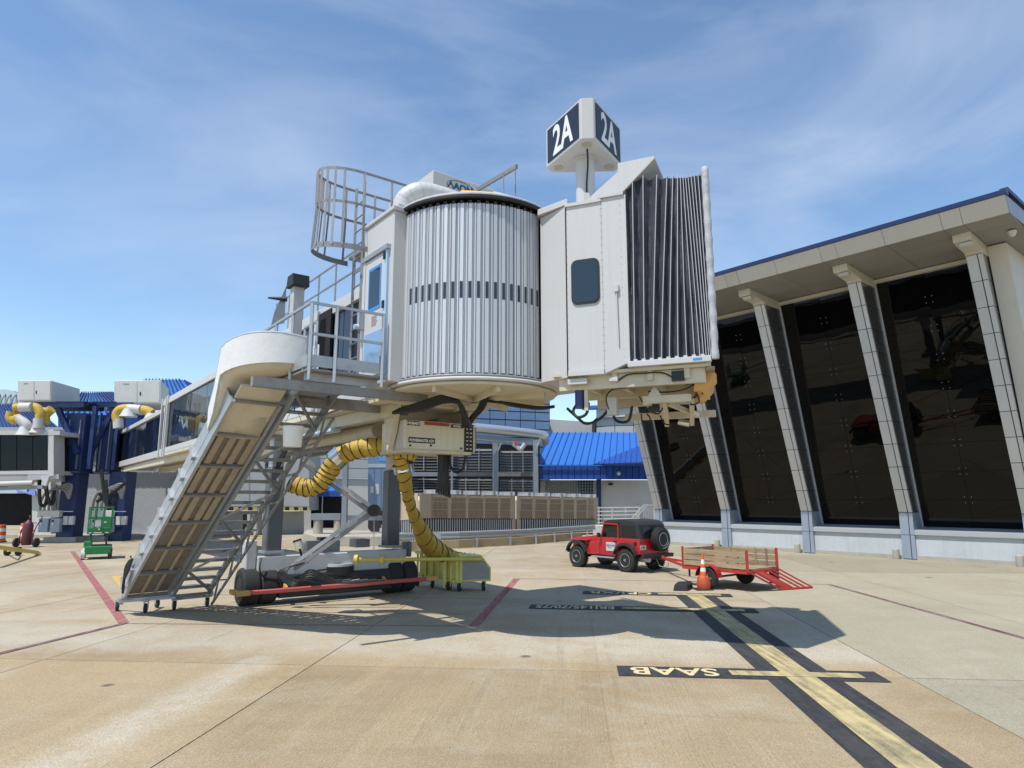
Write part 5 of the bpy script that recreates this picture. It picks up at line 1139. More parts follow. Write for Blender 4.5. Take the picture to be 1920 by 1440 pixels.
MB().bar(B(LU+.95, .1, 7.9), B(LU+.95, .1, 9.1), .05, .05).build('guard_post', galvd, cl)
MB().obox(B(LU-.5, 1.0, 7.5), AF*1.0, AL*.72, UP*.05).build('landing', galvd, cl)
# roof railing along the tunnel
rl = thing('roof_railing', 'thin grey pipe railing running back along the bridge roof', 'railing', B(0, 1.2, ZR+.15))
for z in (.5, .98): MB().bar(B(4.6, 1.22, ZR+.16+z), B(-2.0, 1.22, ZR+.16+z), .035, .035).build('rail', galvd, rl)
for k in range(7): MB().bar(B(4.5-k*1.08, 1.22, ZR+.1), B(4.5-k*1.08, 1.22, ZR+1.16), .035, .035).build('post', galvd, rl)
# ---------------------------------------------------------------- baggage slide
SB = Vector((-8.55, 15.55, .42)); ST = Vector((-5.02, 12.06, 4.30))
sdh = Vector((ST.x-SB.x, ST.y-SB.y, 0)); SLh = sdh.length; sdh.normalize(); sr = Vector((-sdh.y, sdh.x, 0))      # sr: to the stairs
if sr.x < 0: sr = -sr
slope = (ST.z-SB.z)/SLh; sdir = (ST-SB).normalized(); snrm = sr.cross(sdir).normalized()
if snrm.z < 0: snrm = -snrm
sld = thing('baggage_slide', 'steel framed baggage slide with curved white fibreglass top', 'slide', Vector((SB.x, SB.y, 0)))
SW = .92
# path of the bed centre: out from the platform, quarter turn, then down
A_ = Vector((-3.72, 11.86, 0)); out_d = AL
turn = []
rc = 1.12; ctr = A_-AF*rc*1.0
for k in range(0, 10):
    a = k/9*R(84); turn.append((ctr+AF*rc*math.cos(a)+AL*rc*math.sin(a), a))
outer = [(A_-AL*.04, 4.86), (A_, 4.86)]+[(p, 4.86-.22*(i/9)**2.2) for i, (p, a) in enumerate(turn[1:])]
op = [Vector((p.x, p.y, z)) for p, z in outer]+[ST-sdir*.55-sr*.10+snrm*.12, ST-sdir*1.0-sr*.04+snrm*.10]
def inner_of(p, q):  # towards the inside of the turn
    return q
ins = []
for i, p in enumerate(op):
    d_ = (op[min(i+1, len(op)-1)]-op[max(i-1, 0)]); d_.z = 0; d_.normalize(); nr = Vector((d_.y, -d_.x, 0))
    ins.append(nr)
m = MB(); vs = []; N = len(op)
hts = [.46, .48, .5, .52, .53, .54, .54, .54, .53, .52, .5, .47, .40, .22]
for i, (p, nr) in enumerate(zip(op, ins)):
    h_ = hts[min(i, len(hts)-1)]; vs += [p-nr*.02, p-nr*.03+UP*h_, p+nr*.02+UP*(h_+.02), p+nr*.03+UP*.02]
fs = []
for i in range(N-1):
    for k in range(4): l = (k+1) % 4; fs.append((4*i+k, 4*i+4+k, 4*i+4+l, 4*i+l))
fs += [(0, 1, 2, 3), (4*N-1, 4*N-2, 4*N-3, 4*N-4)]
m.add(vs, fs, True); wall = m.build('curved_wall', paint('white_fibreglass', (.72, .72, .70), .45, dirt=.2, dscale=3, fine=.04, bump=.2, bscale=11), sld)
MB().tube([p-nr*.005+UP*(hts[min(i, len(hts)-1)]+.01) for i, (p, nr) in enumerate(zip(op, ins))], .03, 8).build('wall_lip', padm, sld)
MB().obox(op[0]-ins[0]*.04-UP*.15, -AL*.03, ins[0]*.12, UP*.68).build('wall_end_plate', galv, sld)
m = MB(); vs = []
for i, (p, nr) in enumerate(zip(op, ins)):
    wd = SW if i > 8 else .9
    vs += [p-nr*.01+UP*.01, p+nr*wd*.25-UP*.10, p+nr*wd*.5-UP*.13, p+nr*wd-UP*.13]
fs = [(4*i+k, 4*i+4+k, 4*i+5+k, 4*i+1+k) for i in range(N-1) for k in range(3)]
m.add(vs, fs, True); bed = m.build('curved_bed', cream, sld); sm_ = bed.modifiers.new('thick', 'SOLIDIFY'); sm_.thickness = .03
sm2 = MB()
# straight run
def S(t, r, n_=0): return SB+sdir*t+sr*r+snrm*n_     # t metres up the slope
SL = (ST-SB).length
for r_ in (0, SW): MB().obox(S(0, r_-.03, -.10), sdir*SL, sr*.06, snrm*.16).build('side_rail', galv, sld)
tin = MB().obox(S(0, -.035, .06), sdir*SL, sr*.012, snrm*.26).build('side_sheet', galv, sld); MB().obox(S(0, SW+.02, .06), sdir*SL, sr*.012, snrm*.26).build('side_sheet', galv, sld)
brk = MB().prism([Vector((0, 0, 0)), sdir*.10, sdir*.10+snrm*.24, sdir*.06+snrm*.24], -sr*.06).mesh('bracket', galv)
for k in range(8): link('bracket', brk, sld, S(.15+k*.62, -.036, .06)-Vector((SB.x, SB.y, 0)))
NB = 7; bl_ = SL/NB
for k in range(NB+1): MB().obox(S(k*bl_-.025 if k else .0, .03, -.10), sdir*.05, sr*(SW-.06), snrm*.07).build('cross_bar', galvd, sld)
MB().obox(S(SL-bl_+.03, .04, -.04), sdir*(bl_*1.35), sr*(SW-.08), snrm*.05).build('bed_panel', cream, sld)
backm = paint('slide_backing', (.34, .29, .22), .8, dirt=.6, dscale=5, fine=.15, bump=.8, bscale=9, dcol=(.16, .12, .08))
palewood = paint('pale_batten', (.36, .30, .22), .8, dirt=.5, dscale=6)
dirty = paint('dirty_panel', (.19, .17, .14), .8, dirt=.5, dscale=4, dcol=(.07, .06, .05))
for k in range(NB-1):
    MB().obox(S(k*bl_+.03, .04, -.01), sdir*(bl_-.06), sr*(SW-.08), snrm*.03).build('bed_panel', dirty, sld)
    ns = 4 if k > 2 else 2
    for q in range(ns):
        r_ = .14+q*(SW-.28)/(ns-1) if ns > 2 else (.32, .64)[q]; jj = random.uniform(-.03, .03)
        MB().obox(S(k*bl_+.04, r_-.03+jj, -.06), sdir*(bl_-.08), sr*(.13 if ns > 2 else .07)+sdir*0, snrm*.05).build('batten', backm if k > 2 else palewood, sld, bevel=.012)
MB().obox(S(.2, .04, .02), sdir*(SL-.3), sr*(SW-.08), snrm*.01).build('bed_top', galv, sld)
# base frame with castors
MB().bar(SB+Vector((-.12, .02, -.12))+sr*0, SB+sr*1.0+Vector((-.0, 0, -.10)), .09, .07).build('base_bar', galv, sld)
MB().bar(SB+Vector((-.1, 0, -.14)), SB+sr*1.05+Vector((.1, -.1, -.14)), .06, .05).build('base_bar', galv, sld)
MB().bar(SB-sr*.0+UP*.05, SB-sdh*.12-UP*.2, .06, .06).build('base_leg', galv, sld)
castor_t = MB().lathe([(.03, -.03), (.09, -.03), (.105, -.015), (.105, .015), (.09, .03), (.03, .03)], (0, 0, .105), 'y', 18).mesh('castor_tyre', black)
castor_f = MB(); castor_f.box(-.03, .05, -.045, -.035, .08, .24); castor_f.box(-.03, .05, .035, .045, .08, .24); castor_f.box(-.05, .05, -.045, .045, .24, .25)
castor_f = castor_f.mesh('castor_fork', galv)
def castor(x, y, par, rz, z=0):
    w_ = Vector((x, y, z)); o = link('castor_tyre', castor_t, par, WM[par].inverted() @ w_, (0, 0, rz)); link('castor_fork', castor_f, o); return o
for (x, y), rz in (((-8.95, 16.05), 2.2), ((-8.17, 15.8), 1.8), ((-8.30, 16.55), 2.4)): castor(x, y, sld, rz)
MB().bar(Vector((-8.95, 16.05, .27)), Vector((-8.17, 15.8, .27)), .06, .05).build('base_bar', galv, sld)
MB().bar(Vector((-8.17, 15.8, .27)), Vector((-8.3, 16.55, .27)), .06, .05).build('base_bar', galv, sld)
wires_s = [[S(.25+.05*j, -.10, -.1+.05*j), S(.5+.05*j, -.14, .02+.05*j), S(.75+.04*j, -.12, .1+.04*j), S(1.0, -.08, .25)] for j in range(5)]
for w_ in wires_s: MB().tube(smooth_pts(w_, 4), .024, 8).build('corrugated_sleeve', black, sld)
# ---------------------------------------------------------------- access stairs
stt = thing('access_stairs', 'galvanised steel stairs with open treads and braced stringers beside the slide', 'stairs', Vector((SB.x, SB.y, 0))+sr*1.4)
R0, R1 = 1.02, 1.84
for r_ in (R0, R1):
    MB().obox(S(-.05, r_-.025, -.16), sdir*(SL+.55), sr*.05, snrm*.16).build('stringer', galv if r_ == R0 else galvd, stt)
MB().obox(S(-.05, R1-.02, -.46), sdir*(SL+.2), sr*.04, snrm*.05).build('lower_chord', galvd, stt)
for r_ in (R0+.17, R0+.42): MB().obox(S(.0, r_, .42), sdir*(SL+.3), sr*.03, snrm*.03).build('handrail_bar', galv, stt)
NT = 19
tread = MB(); tread.obox(Vector(), -sdh*.24, sr*(R1-R0-.05), UP*.03); tread.obox(Vector((0, 0, -.04)), -sdh*.03, sr*(R1-R0-.05), UP*.04); trm = tread.mesh('tread', galvd)  # darker steel paints in the shade of treads seen from below
for k in range(NT):
    t = (k+.6)/NT*(SL+.35); link('tread', trm, stt, S(t, R0+.025, -.07)-WM[stt].translation)
for k in range(7):
    t0 = .1+k*.95; a, b = (S(t0, R0 if k % 2 else R1, -.18), S(t0+.9, R1 if k % 2 else R0, -.18)); MB().bar(a, b, .05, .05).build('brace', galvd, stt)
    MB().bar(S(t0, R1, -.44), S(t0+.45, R1, -.16), .035, .035).build('lattice_bar', galvd, stt); MB().bar(S(t0+.45, R1, -.16), S(t0+.9, R1, -.44), .035, .035).build('lattice_bar', galvd, stt)
for r_ in (R0-.02,):
    for k in range(5): MB().bar(S(.4+k*1.35, r_, 0), S(.4+k*1.35, r_, 0)+UP*.95, .035, .035).build('rail_post', galv, stt)
    MB().bar(S(.4, r_, 0)+UP*.95, S(.4+4*1.35, r_, 0)+UP*.95, .04, .04).build('handrail', galv, stt)
    MB().bar(S(.4, r_, 0)+UP*.5, S(.4+4*1.35, r_, 0)+UP*.5, .03, .03).build('mid_rail', galv, stt)
MB().obox(S(-.1, R0-.02, -.2), sr*(R1-R0+.1), sdir*.12, snrm*.08).build('foot_bar', galv, stt)
for r_ in (R0+.02, R1-.06):
    p = S(.02, r_, -.18); castor(p.x, p.y, stt, 2.2); MB().bar(Vector((p.x, p.y, .24)), p, .05, .05).build('castor_leg', galv, stt)
# bucket hanging on a blue rope
bk0 = at(548, 838, 12.6); bkt = thing('hanging_bucket', 'white plastic bucket hanging on a blue rope under the platform', 'bucket', bk0)
MB().lathe([(.155, 0), (.165, .02), (.185, .34), (.195, .35), (.195, .38), (.18, .38)], bk0, 'z', 24).build('pail', paint('bucket_plastic', (.78, .78, .77), .4, dirt=.15), bkt)
top = bk0+UP*.38; hang = at(553, 705, 12.55)
MB().tube(smooth_pts([top-Vector((.18, 0, .03)), top+Vector((-.1, 0, .2)), top+Vector((0, 0, .27)), top+Vector((.1, 0, .2)), top+Vector((.18, 0, -.03))], 4), .006, 5).build('bail', galv, bkt)
MB().tube(smooth_pts([top+UP*.27, (top+hang)*.5+Vector((.02, 0, .2)), hang], 5), .014, 6).build('rope', paint('blue_rope', (.03, .09, .32), .8), bkt)
MB().lathe([(.02, -.05), (.05, 0), (.05, .08), (.02, .12)], (top+hang)*.5+Vector((.02, 0, .2)), 'z', 8).build('knot', bpy.data.materials['blue_rope'], bkt)
# ---------------------------------------------------------------- ground power unit under the bridge
gx = Vector((.799, .602, 0)); gy = Vector((-.602, .799, 0))
h0 = at(757, 842, 13.7); hb_ = thing('ground_power_unit', 'cream ground power unit box hung under the bridge with black control strip', 'power unit', h0)
MB().obox(h0, gx*1.72, gy*1.0, UP*.60).build('casing', paint('gpu_cream', (.66, .63, .53), .5, dirt=.25, dscale=2.2, streak=.25, dcol=(.36, .28, .16)), hb_, bevel=.012)
MB().obox(h0-gx*.02-gy*.03-UP*.06, gx*1.62, gy*1.05, UP*.06).build('bottom_tray', cream, hb_)
def onface(a, b, z0, z1, mat, nm, th=.006): return MB().obox(h0+gx*a+UP*z0-gy*th, gx*(b-a), gy*th*.98, UP*(z1-z0)).build(nm, mat, hb_)
onface(.06, .36, .49, .585, blackp, 'badge_plate'); text_mb('HOBART', h0+gx*.21+UP*.51-gy*.007, gx, UP, .055, .95, .002, .004, 'CENTER').build('badge_lettering', lettering, hb_)
onface(.46, 1.06, .52, .585, paint('red_stripe', (.40, .05, .04), .5, dirt=.2), 'stripe'); onface(1.10, 1.40, .50, .575, blackp, 'badge_plate'); text_mb('90 KVA', h0+gx*1.25+UP*.515-gy*.007, gx, UP, .045, .9, .002, .003, 'CENTER').build('badge_lettering', lettering, hb_)
onface(.10, .72, .14, .25, blackp, 'badge_plate'); text_mb('POWERMASTER ADV', h0+gx*.41+UP*.165-gy*.007, gx, UP, .055, .78, .002, .003, 'CENTER').build('badge_lettering', lettering, hb_)
onface(1.44, 1.66, .0, .60, blackp, 'control_strip', .02)
for k in range(6):
    for q in range(2): MB().obox(h0+gx*(1.48+q*.09)+UP*(.06+k*.085)-gy*.024, gx*.05, gy*.003, UP*.018).build('control_print', lettering, hb_)
MB().obox(h0+gx*1.72+UP*.06+gy*.1, gx*.10, gy*.6, UP*.5).build('side_vent', galvd, hb_)
MB().obox(h0-gx*.001+gy*.06+UP*.03, -gx*.012, gy*.40, UP*.54).build('end_panel', white, hb_)
for a, z in ((.14, .08), (.62, .10), (1.36, .07)): MB().cyl(h0+gx*a+UP*z, h0+gx*a+UP*z-gy*.02, .022, 8).build('latch', blackp, hb_)
MB().cyl(h0+gx*1.05+gy*.3-UP*.05, h0+gx*1.05+gy*.3-UP*.42, .07, 12).build('cable_gland', blackp, hb_)
for k in range(6):
    a = 1.0+k*.045; MB().tube(smooth_pts([h0+gx*a+gy*.3-UP*.05, h0+gx*(a+.01)+gy*.3-UP*.5, h0+gx*(a-.03+.02*k)+gy*.32-UP*(.85+.02*k), h0+gx*(a+.05)+gy*.34-UP*.6], 4), .028, 7).build('output_cable', cable, hb_)
MB().tube(smooth_pts([h0+gx*1.25+gy*.25-UP*.05, h0+gx*1.27+gy*.25-UP*.3, h0+gx*1.4+gy*.25-UP*.42, h0+gx*1.58+gy*.25-UP*.34, h0+gx*1.62+gy*.2-UP*.02], 5), .03, 8).build('cable_loop', cable, hb_)
# ---------------------------------------------------------------- yellow hoses
def interp(t, *k):
    for (a, u), (b, v) in zip(k[:-1], k[1:]):
        if t <= b: return u+(v-u)*(t-a)/(b-a)
    return k[-1][1]
def hose(nm, lbl, pts, rf, turns, wr=.012):
    path = smooth_pts(pts, 10); o = thing(nm, lbl, 'hose', path[-1]); n_ = len(path)
    MB().tube(path, .2, 28, rfun=lambda t: rf(t)*(1+.03*math.sin(t*turns*2*math.pi))).build('sleeve', yellowhose, o)
    sl_ = [x for x in bpy.data.objects if x.parent == o][-1]; dm = sl_.modifiers.new('crumple', 'DISPLACE'); tx_ = bpy.data.textures.new('crumple', 'CLOUDS'); tx_.noise_scale = .14; dm.texture = tx_; dm.strength = .07; dm.mid_level = .55; dm.texture_coords = 'GLOBAL'
    # black reinforcing coil
    co = []; prev = None; N_ = turns*14
    for k in range(N_+1):
        t = k/N_*(n_-1); i = min(int(t), n_-2); p = lerp(path[i], path[i+1], t-i); d_ = (path[min(i+2, n_-1)]-path[max(i-1, 0)]).normalized()
        x = d_.cross(Vector((0, 0, 1))) if prev is None else prev-d_*prev.dot(d_)
        x.normalize(); prev = x; y = d_.cross(x); a = 2*math.pi*k/14; co.append(p+(x*math.cos(a)+y*math.sin(a))*rf(k/N_)*1.02)
    MB().tube(co, wr, 5).build('coil', blackp, o)
    return o, path
def ring(o, p, d_, r, w, mat=chrome): d_ = d_.normalized(); return MB().cyl(p-d_*w/2, p+d_*w/2, r, 22).build('clamp', mat, o)
h1o, h1p = hose('air_hose', 'yellow ribbed air hose drooping to its open end left of the leg', [at(782, 852, 14.6), at(752, 842, 14.6), at(712, 838, 14.7), at(668, 843, 14.8), at(634, 859, 14.9), at(616, 886, 15.0), at(598, 907, 15.0), at(574, 915, 15.0), at(549, 907, 15.0)], lambda t: .18+.025*math.sin(t*3), 22)
ring(h1o, at(635, 858, 14.9), at(628, 868, 14.9)-at(648, 850, 14.9), .235, .22); ring(h1o, at(547, 906, 15.0), at(540, 903, 15)-at(552, 908, 15), .205, .05, blackp)
h2o, h2p = hose('air_hose', 'yellow ribbed air hose running down from the power unit to the cart', [at(750, 846, 14.6), at(752, 862, 14.7), at(757, 885, 15.0), at(763, 920, 15.8), at(772, 955, 16.7), at(789, 993, 17.8), at(806, 1022, 18.9), at(830, 1038, 19.7), at(858, 1045, 20.0), at(892, 1046, 20.1)], lambda t: interp(t, (0, .15), (.2, .16), (.33, .145), (.44, .125), (.52, .17), (.60, .24), (.70, .27), (.80, .22), (.88, .15), (1, .11)), 17, .012)
ring(h2o, at(757, 880, 14.95), at(760, 895, 15)-at(754, 862, 15), .225, .16); ring(h2o, at(756, 871, 14.9), at(760, 895, 15)-at(754, 862, 15), .235, .05, blackp)
# ---------------------------------------------------------------- hose cart
cN = Vector((-1.42, 19.35, 0)); ca = Vector((.98, .20, 0)).normalized(); cb = Vector((-.72, .69, 0)).normalized()
ck = thing('hose_cart', 'pale yellow wheeled hose cart with grey sided box end', 'cart', cN)
def CK(a, b, z): return cN+ca*a+cb*b+UP*z
boxp = [CK(0, 0, .26), CK(.86, 0, .26), CK(.86, 0, .62), CK(.58, 0, .98), CK(0, 0, .98)]
MB().prism(boxp, cb*.9).build('box', yellowpale, ck, bevel=.012)
MB().prism([CK(.05, -.004, .31), CK(.81, -.004, .31), CK(.81, -.004, .61), CK(.56, -.004, .93), CK(.05, -.004, .93)], -Vector((0, .006, 0))).build('side_panel', paint('cart_grey', (.30, .28, .25), .6, dirt=.5, dscale=7, dcol=(.45, .42, .38)), ck)
for z in (.26, .95): MB().bar(CK(0, .0, z), CK(-.05, 1.9, z), .06, .06).build('frame_rail', yellowpale, ck)
for z in (.26, .95): MB().bar(CK(.5, .9, z), CK(-.0, 1.95, z), .06, .06).build('frame_rail', yellowpale, ck)
for b in (.1, .35, .6, .9, 1.2, 1.5, 1.85): MB().bar(CK(-.02, b, .26), CK(-.02, b, .97), .055, .055).build('frame_post', yellowpale, ck)
for b in (.5, 1.55): MB().bar(CK(-.10, b, .06), CK(-.10, b, 1.0), .09, .09).build('stake', yellowpale, ck)
for b in (1.0, 1.4, 1.8): MB().bar(CK(.25, b, .26), CK(.25, b, .9), .05, .05).build('frame_post', yellowp, ck)
MB().obox(CK(-.02, .05, .30), cb*1.85, ca*.45, UP*.03).build('tray', yellowp, ck); MB().obox(CK(.04, .1, .30), cb*1.75, ca*.015, UP*.58).build('side_sheet', yellowp, ck); MB().obox(CK(.42, .95, .3), cb*.95, ca*.02, UP*.62).build('inner_shade_panel', yellowp, ck)  # rear panel added in darker yellow as painted shade inside the frame
MB().bar(CK(-.05, -.05, 1.0), CK(-.1, 2.0, 1.0), .07, .05).build('top_bar', yellowpale, ck)
big = MB().lathe([(.04, -.04), (.10, -.045), (.125, -.02), (.125, .02), (.10, .045), (.04, .04)], (0, 0, .125), 'y', 20).mesh('castor_tyre', black)
fk = MB(); fk.box(-.03, .05, -.055, -.045, .1, .28); fk.box(-.03, .05, .045, .055, .1, .28); fk = fk.mesh('castor_fork', yellowpale)
for (a, b) in ((.72, .1), (.5, .75), (.05, .1), (-.05, .4), (.0, 1.2), (-.05, 1.8), (.3, 1.0)):
    p = CK(a, b, 0); o = link('castor_tyre', big, ck, WM[ck].inverted() @ p, (0, 0, random.uniform(.9, 1.9))); link('castor_fork', fk, o)
# ---------------------------------------------------------------- red off-road car
jp = thing('off_road_car', 'red off-road car with black soft top and rear spare wheel', 'car', (4.60, 24.93, 0), math.atan2(.778, -.634))
def J(mb, nm, mat, par=None, bev=0, seg=2): return mb.build(nm, mat, par or jp, local=True, bevel=bev, seg=seg)
WB = 2.40; TR = .40
def prism_y(pts, y0, y1): return MB().prism([(x, y0, z) for x, z in pts], (0, y1-y0, 0))
# tub with wheel arch cut-outs
tub = [(-.62, .62), (-.62, 1.14), (1.22, 1.14), (1.27, 1.10), (1.27, .52), (.52, .50), (.50, .60), (.40, .80), (.22, .93), (-.20, .93), (-.38, .82), (-.48, .62)]
J(prism_y(tub, -.78, .78), 'tub', redp, bev=.03)
J(MB().box(-.63, -.60, -.70, .70, .60, 1.12), 'tailgate', redp, bev=.02)
hoodp = [(1.28, .62), (1.28, 1.20), (1.55, 1.20), (2.78, 1.06), (2.86, 1.0), (2.86, .62)]
J(prism_y(hoodp, -.56, .56), 'bonnet', redp, bev=.05, seg=3)
J(MB().box(2.86, 2.90, -.55, .55, .66, 1.03), 'grille', redp, bev=.02)
for k in range(7): J(MB().box(2.895, 2.91, -.25+k*.075, -.215+k*.075, .72, .98), 'grille_slot', blackp)
for s in (-1, 1): J(MB().lathe([(.09, 0), (.09, .03), (.06, .045)], (2.89, s*.40, .85), 'x', 16), 'headlight', chrome)
for s in (-1, 1):
    J(prism_y([(1.27, .52), (1.27, .98), (1.75, .98), (1.95, .62), (1.9, .5)], s*.56, s*.78), 'cowl_side', redp, bev=.02)
    J(MB().bar((1.25, s*.70, 1.13), (1.08, s*.66, 1.68), .07, .07), 'windscreen_post', redp)
J(MB().prism([(1.24, -.66, 1.16), (1.24, .66, 1.16), (1.09, .62, 1.64), (1.09, -.62, 1.64)], (-.01, 0, 0)), 'windscreen', winglass)
J(MB().bar((1.08, -.68, 1.68), (1.08, .68, 1.68), .07, .07), 'windscreen_header', redp)
for s in (-1, 1):
    d_ = J(MB().box(.36, 1.20, s*.775-.012, s*.775+.012, .60, 1.15), 'door', redp, bev=.015)
    fr = [((.38, 1.14), (.38, 1.62)), ((.38, 1.62), (1.06, 1.64)), ((1.06, 1.64), (1.20, 1.14))]
    for (a, b) in fr: J(MB().bar((a[0], s*.74, a[1]), (b[0], s*.74, b[1]), .05, .05), 'door_frame', redp, d_)
    J(MB().prism([(.40, s*.74, 1.15), (1.18, s*.74, 1.15), (1.04, s*.74, 1.62), (.40, s*.74, 1.60)], (0, .006, 0)), 'door_window', glass('car_glass', (.006, .012, .008), .02, .0) if s == -1 else bpy.data.materials['car_glass'], d_)
    J(MB().box(.44, .56, s*.79-.015, s*.79+.015, .99, 1.05), 'door_handle', blackp, d_)
    J(MB().box(1.14, 1.26, s*.9-.05, s*.9+.05, 1.14, 1.30), 'mirror', blackp, d_, .02); J(MB().bar((1.2, s*.78, 1.18), (1.2, s*.88, 1.2), .03, .03), 'mirror_arm', blackp, d_)
    # flares
    for (cx, wid) in ((0, .46), (WB, .46)):
        m = MB(); pts = []
        for k in range(11):
            a = R(12+k*15.6); pts.append((cx+math.cos(a)*wid*1.12, .47+math.sin(a)*wid*1.08))
        for (a, b) in zip(pts[:-1], pts[1:]): m.prism([(a[0], s*.72, a[1]), (b[0], s*.72, b[1]), (b[0], s*.72, b[1]+.035), (a[0], s*.72, a[1]+.035)], (0, s*.20, 0)); m.prism([(a[0], s*.915, a[1]-.06), (b[0], s*.915, b[1]-.06), (b[0], s*.915, b[1]+.034), (a[0], s*.915, a[1]+.034)], (0, s*.012, 0))
        J(m, 'wheel_flare', canvas)
    J(MB().box(.55, 1.65, s*.80-.06, s*.80+.06, .42, .47), 'side_step', galv, bev=.015)
    J(MB().box(1.86, 2.84, s*.72-.14, s*.72+.14, .985, 1.02), 'front_wing', redp, bev=.02)
J(MB().lathe([(.07, 0), (.07, .02), (.05, .02)], (-.42, .781, .98), 'y', 14), 'fuel_cap', blackp)
# door sign
dsn = J(MB().box(.50, .94, .789, .793, .68, .98), 'door_sign', white)
text_mb('MARATHON', (.92, .7935, .83), (-1, 0, 0), (0, 0, 1), .07, .80, .002, .004).build('sign_lettering', paint('sign_blue', (.05, .08, .35), .5), dsn, local=True)
text_mb('SERVICE', (.86, .7935, .77), (-1, 0, 0), (0, 0, 1), .032, .9, .002, .002).build('sign_lettering', redp, dsn, local=True)
# soft top
top = MB(); sec = [(-.60, 1.14, .76), (-.60, 1.16, .74), (-.52, 1.60, .69), (-.44, 1.70, .62)]
topp = [(-.62, 1.13), (-.50, 1.62), (-.40, 1.72), (-.2, 1.77), (.35, 1.80), (.9, 1.76), (1.10, 1.71), (1.10, 1.66), (.36, 1.64), (.36, 1.13)]
J(prism_y(topp, -.72, .72), 'soft_top', canvas, bev=.05, seg=3)
for s in (-1, 1): J(MB().prism([(-.44, s*.721, 1.20), (.26, s*.721, 1.20), (.26, s*.721, 1.58), (-.34, s*.721, 1.58)], (0, s*.006, 0)), 'side_window', bpy.data.materials['car_glass']); J(MB().bar((-.30, s*.729, 1.20), (.10, s*.729, 1.55), .03, .008), 'strap', canvas)
J(MB().prism([(-.622, -.58, 1.20), (-.622, .58, 1.20), (-.535, .54, 1.57), (-.535, -.54, 1.57)], (-.006, 0, 0)), 'rear_window', bpy.data.materials['car_glass'])
# wheels
def tyre(c, par, w=.27, side=1):
    o = J(MB().lathe([(.20, -w/2), (.36, -w/2), (.395, -w/2+.035), (TR, -.05), (TR, .05), (.395, w/2-.035), (.36, w/2), (.20, w/2)], c, 'y', 36), 'tyre', black, par)
    tr_ = MB()
    for k in range(36):
        a = R(k*10); ca_, sa_ = math.cos(a), math.sin(a)
        for q, yy in enumerate((-.09, 0, .09)):
            aa = a+(R(5) if q % 2 else 0); tr_.obox(Vector(c)+Vector((math.cos(aa)*(TR-.004), yy-.035, math.sin(aa)*(TR-.004)))-Vector((-math.sin(aa), 0, math.cos(aa)))*.018, Vector((-math.sin(aa), 0, math.cos(aa)))*.036, (0, .07, 0), Vector((math.cos(aa), 0, math.sin(aa)))*.016)
    tr_.build('tread_blocks', black, o, local=True, kind='stuff')
    for sd_ in (-1, 1):
        J(MB().lathe([(.285, 0), (.285, .004), (.275, .004)], (c[0], c[1]+sd_*w/2, c[2]), 'y', 30), 'white_letter_ring', blackp, o)
    J(MB().lathe([(.05, -w/2+.02), (.16, -w/2+.05), (.225, -w/2-.005), (.225, w/2+.005), (.16, w/2-.05), (.05, w/2-.02)], c, 'y', 24), 'rim', paint('gunmetal_rim', (.20, .20, .205), .35, .6) if 'gunmetal_rim' not in bpy.data.materials else bpy.data.materials['gunmetal_rim'], o)
    for sd_ in (-1, 1):
        yy = c[1]+sd_*(w/2+.004); J(MB().tube([(c[0]+math.cos(R(q))*.222, yy, c[2]+math.sin(R(q))*.222) for q in range(0, 360, 15)], .009, 5, closed=True), 'rim_lip', galv, o)
        for k in range(8): q = R(k*45); J(MB().lathe([(.028, -.003), (.028, .003)], (c[0]+math.cos(q)*.135, c[1]+sd_*(w/2-.035), c[2]+math.sin(q)*.135), 'y', 8), 'rim_hole', blackp, o)
        J(MB().lathe([(.05, -.02), (.05, .02), (.03, .03)], (c[0], c[1]+sd_*(w/2-.005), c[2]), 'y', 12), 'hub', galvd, o)
    return o
for x in (0, WB):
    for s in (-1, 1): tyre((x, s*.73, TR), jp, .27, s)
# spare wheel is a lathe about x
sp = J(MB().lathe([(.20, -.13), (.36, -.13), (.395, -.09), (TR, -.03), (TR, .03), (.395, .09), (.36, .13), (.20, .13)], (-.80, -.12, 1.12), 'x', 36), 'spare_tyre', black)
J(MB().lathe([(.05, -.12), (.16, -.10), (.215, -.137), (.215, -.12), (.22, .1)], (-.80, -.12, 1.12), 'x', 24), 'spare_rim', bpy.data.materials['gunmetal_rim'], sp)
J(MB().tube([(-.934, -.12+math.cos(R(a))*.225, 1.12+math.sin(R(a))*.225) for a in range(0, 360, 15)], .008, 5, closed=True), 'rim_ring', galv, sp)
J(MB().tube([(-.931, -.12+math.cos(R(a))*.30, 1.12+math.sin(R(a))*.30) for a in range(200, 290, 10)], .010, 5), 'tyre_lettering', lettering, sp)
trd = MB()
for k in range(36):
    aa = R(k*10)
    for q, xx in enumerate((-.08, .0, .08)):
        a2 = aa+(R(5) if q % 2 else 0); trd.obox(Vector((-.80+xx-.03, -.12+math.cos(a2)*(TR-.004), 1.12+math.sin(a2)*(TR-.004))), (.06, 0, 0), (0, -math.sin(a2)*.036, math.cos(a2)*.036), (0, math.cos(a2)*.016, math.sin(a2)*.016))
trd.build('tread_blocks', black, sp, local=True, kind='stuff')
J(MB().box(-.67, -.60, -.25, .01, 1.02, 1.22), 'spare_mount', blackp)
J(MB().box(-.82, -.66, -.80, .80, .50, .63), 'rear_bumper', blackp, bev=.02); J(MB().box(2.95, 3.08, -.70, .70, .50, .62), 'front_bumper', blackp, bev=.02)
J(MB().box(2.86, 2.96, -.4, .4, .5, .6), 'bumper_bracket', blackp)
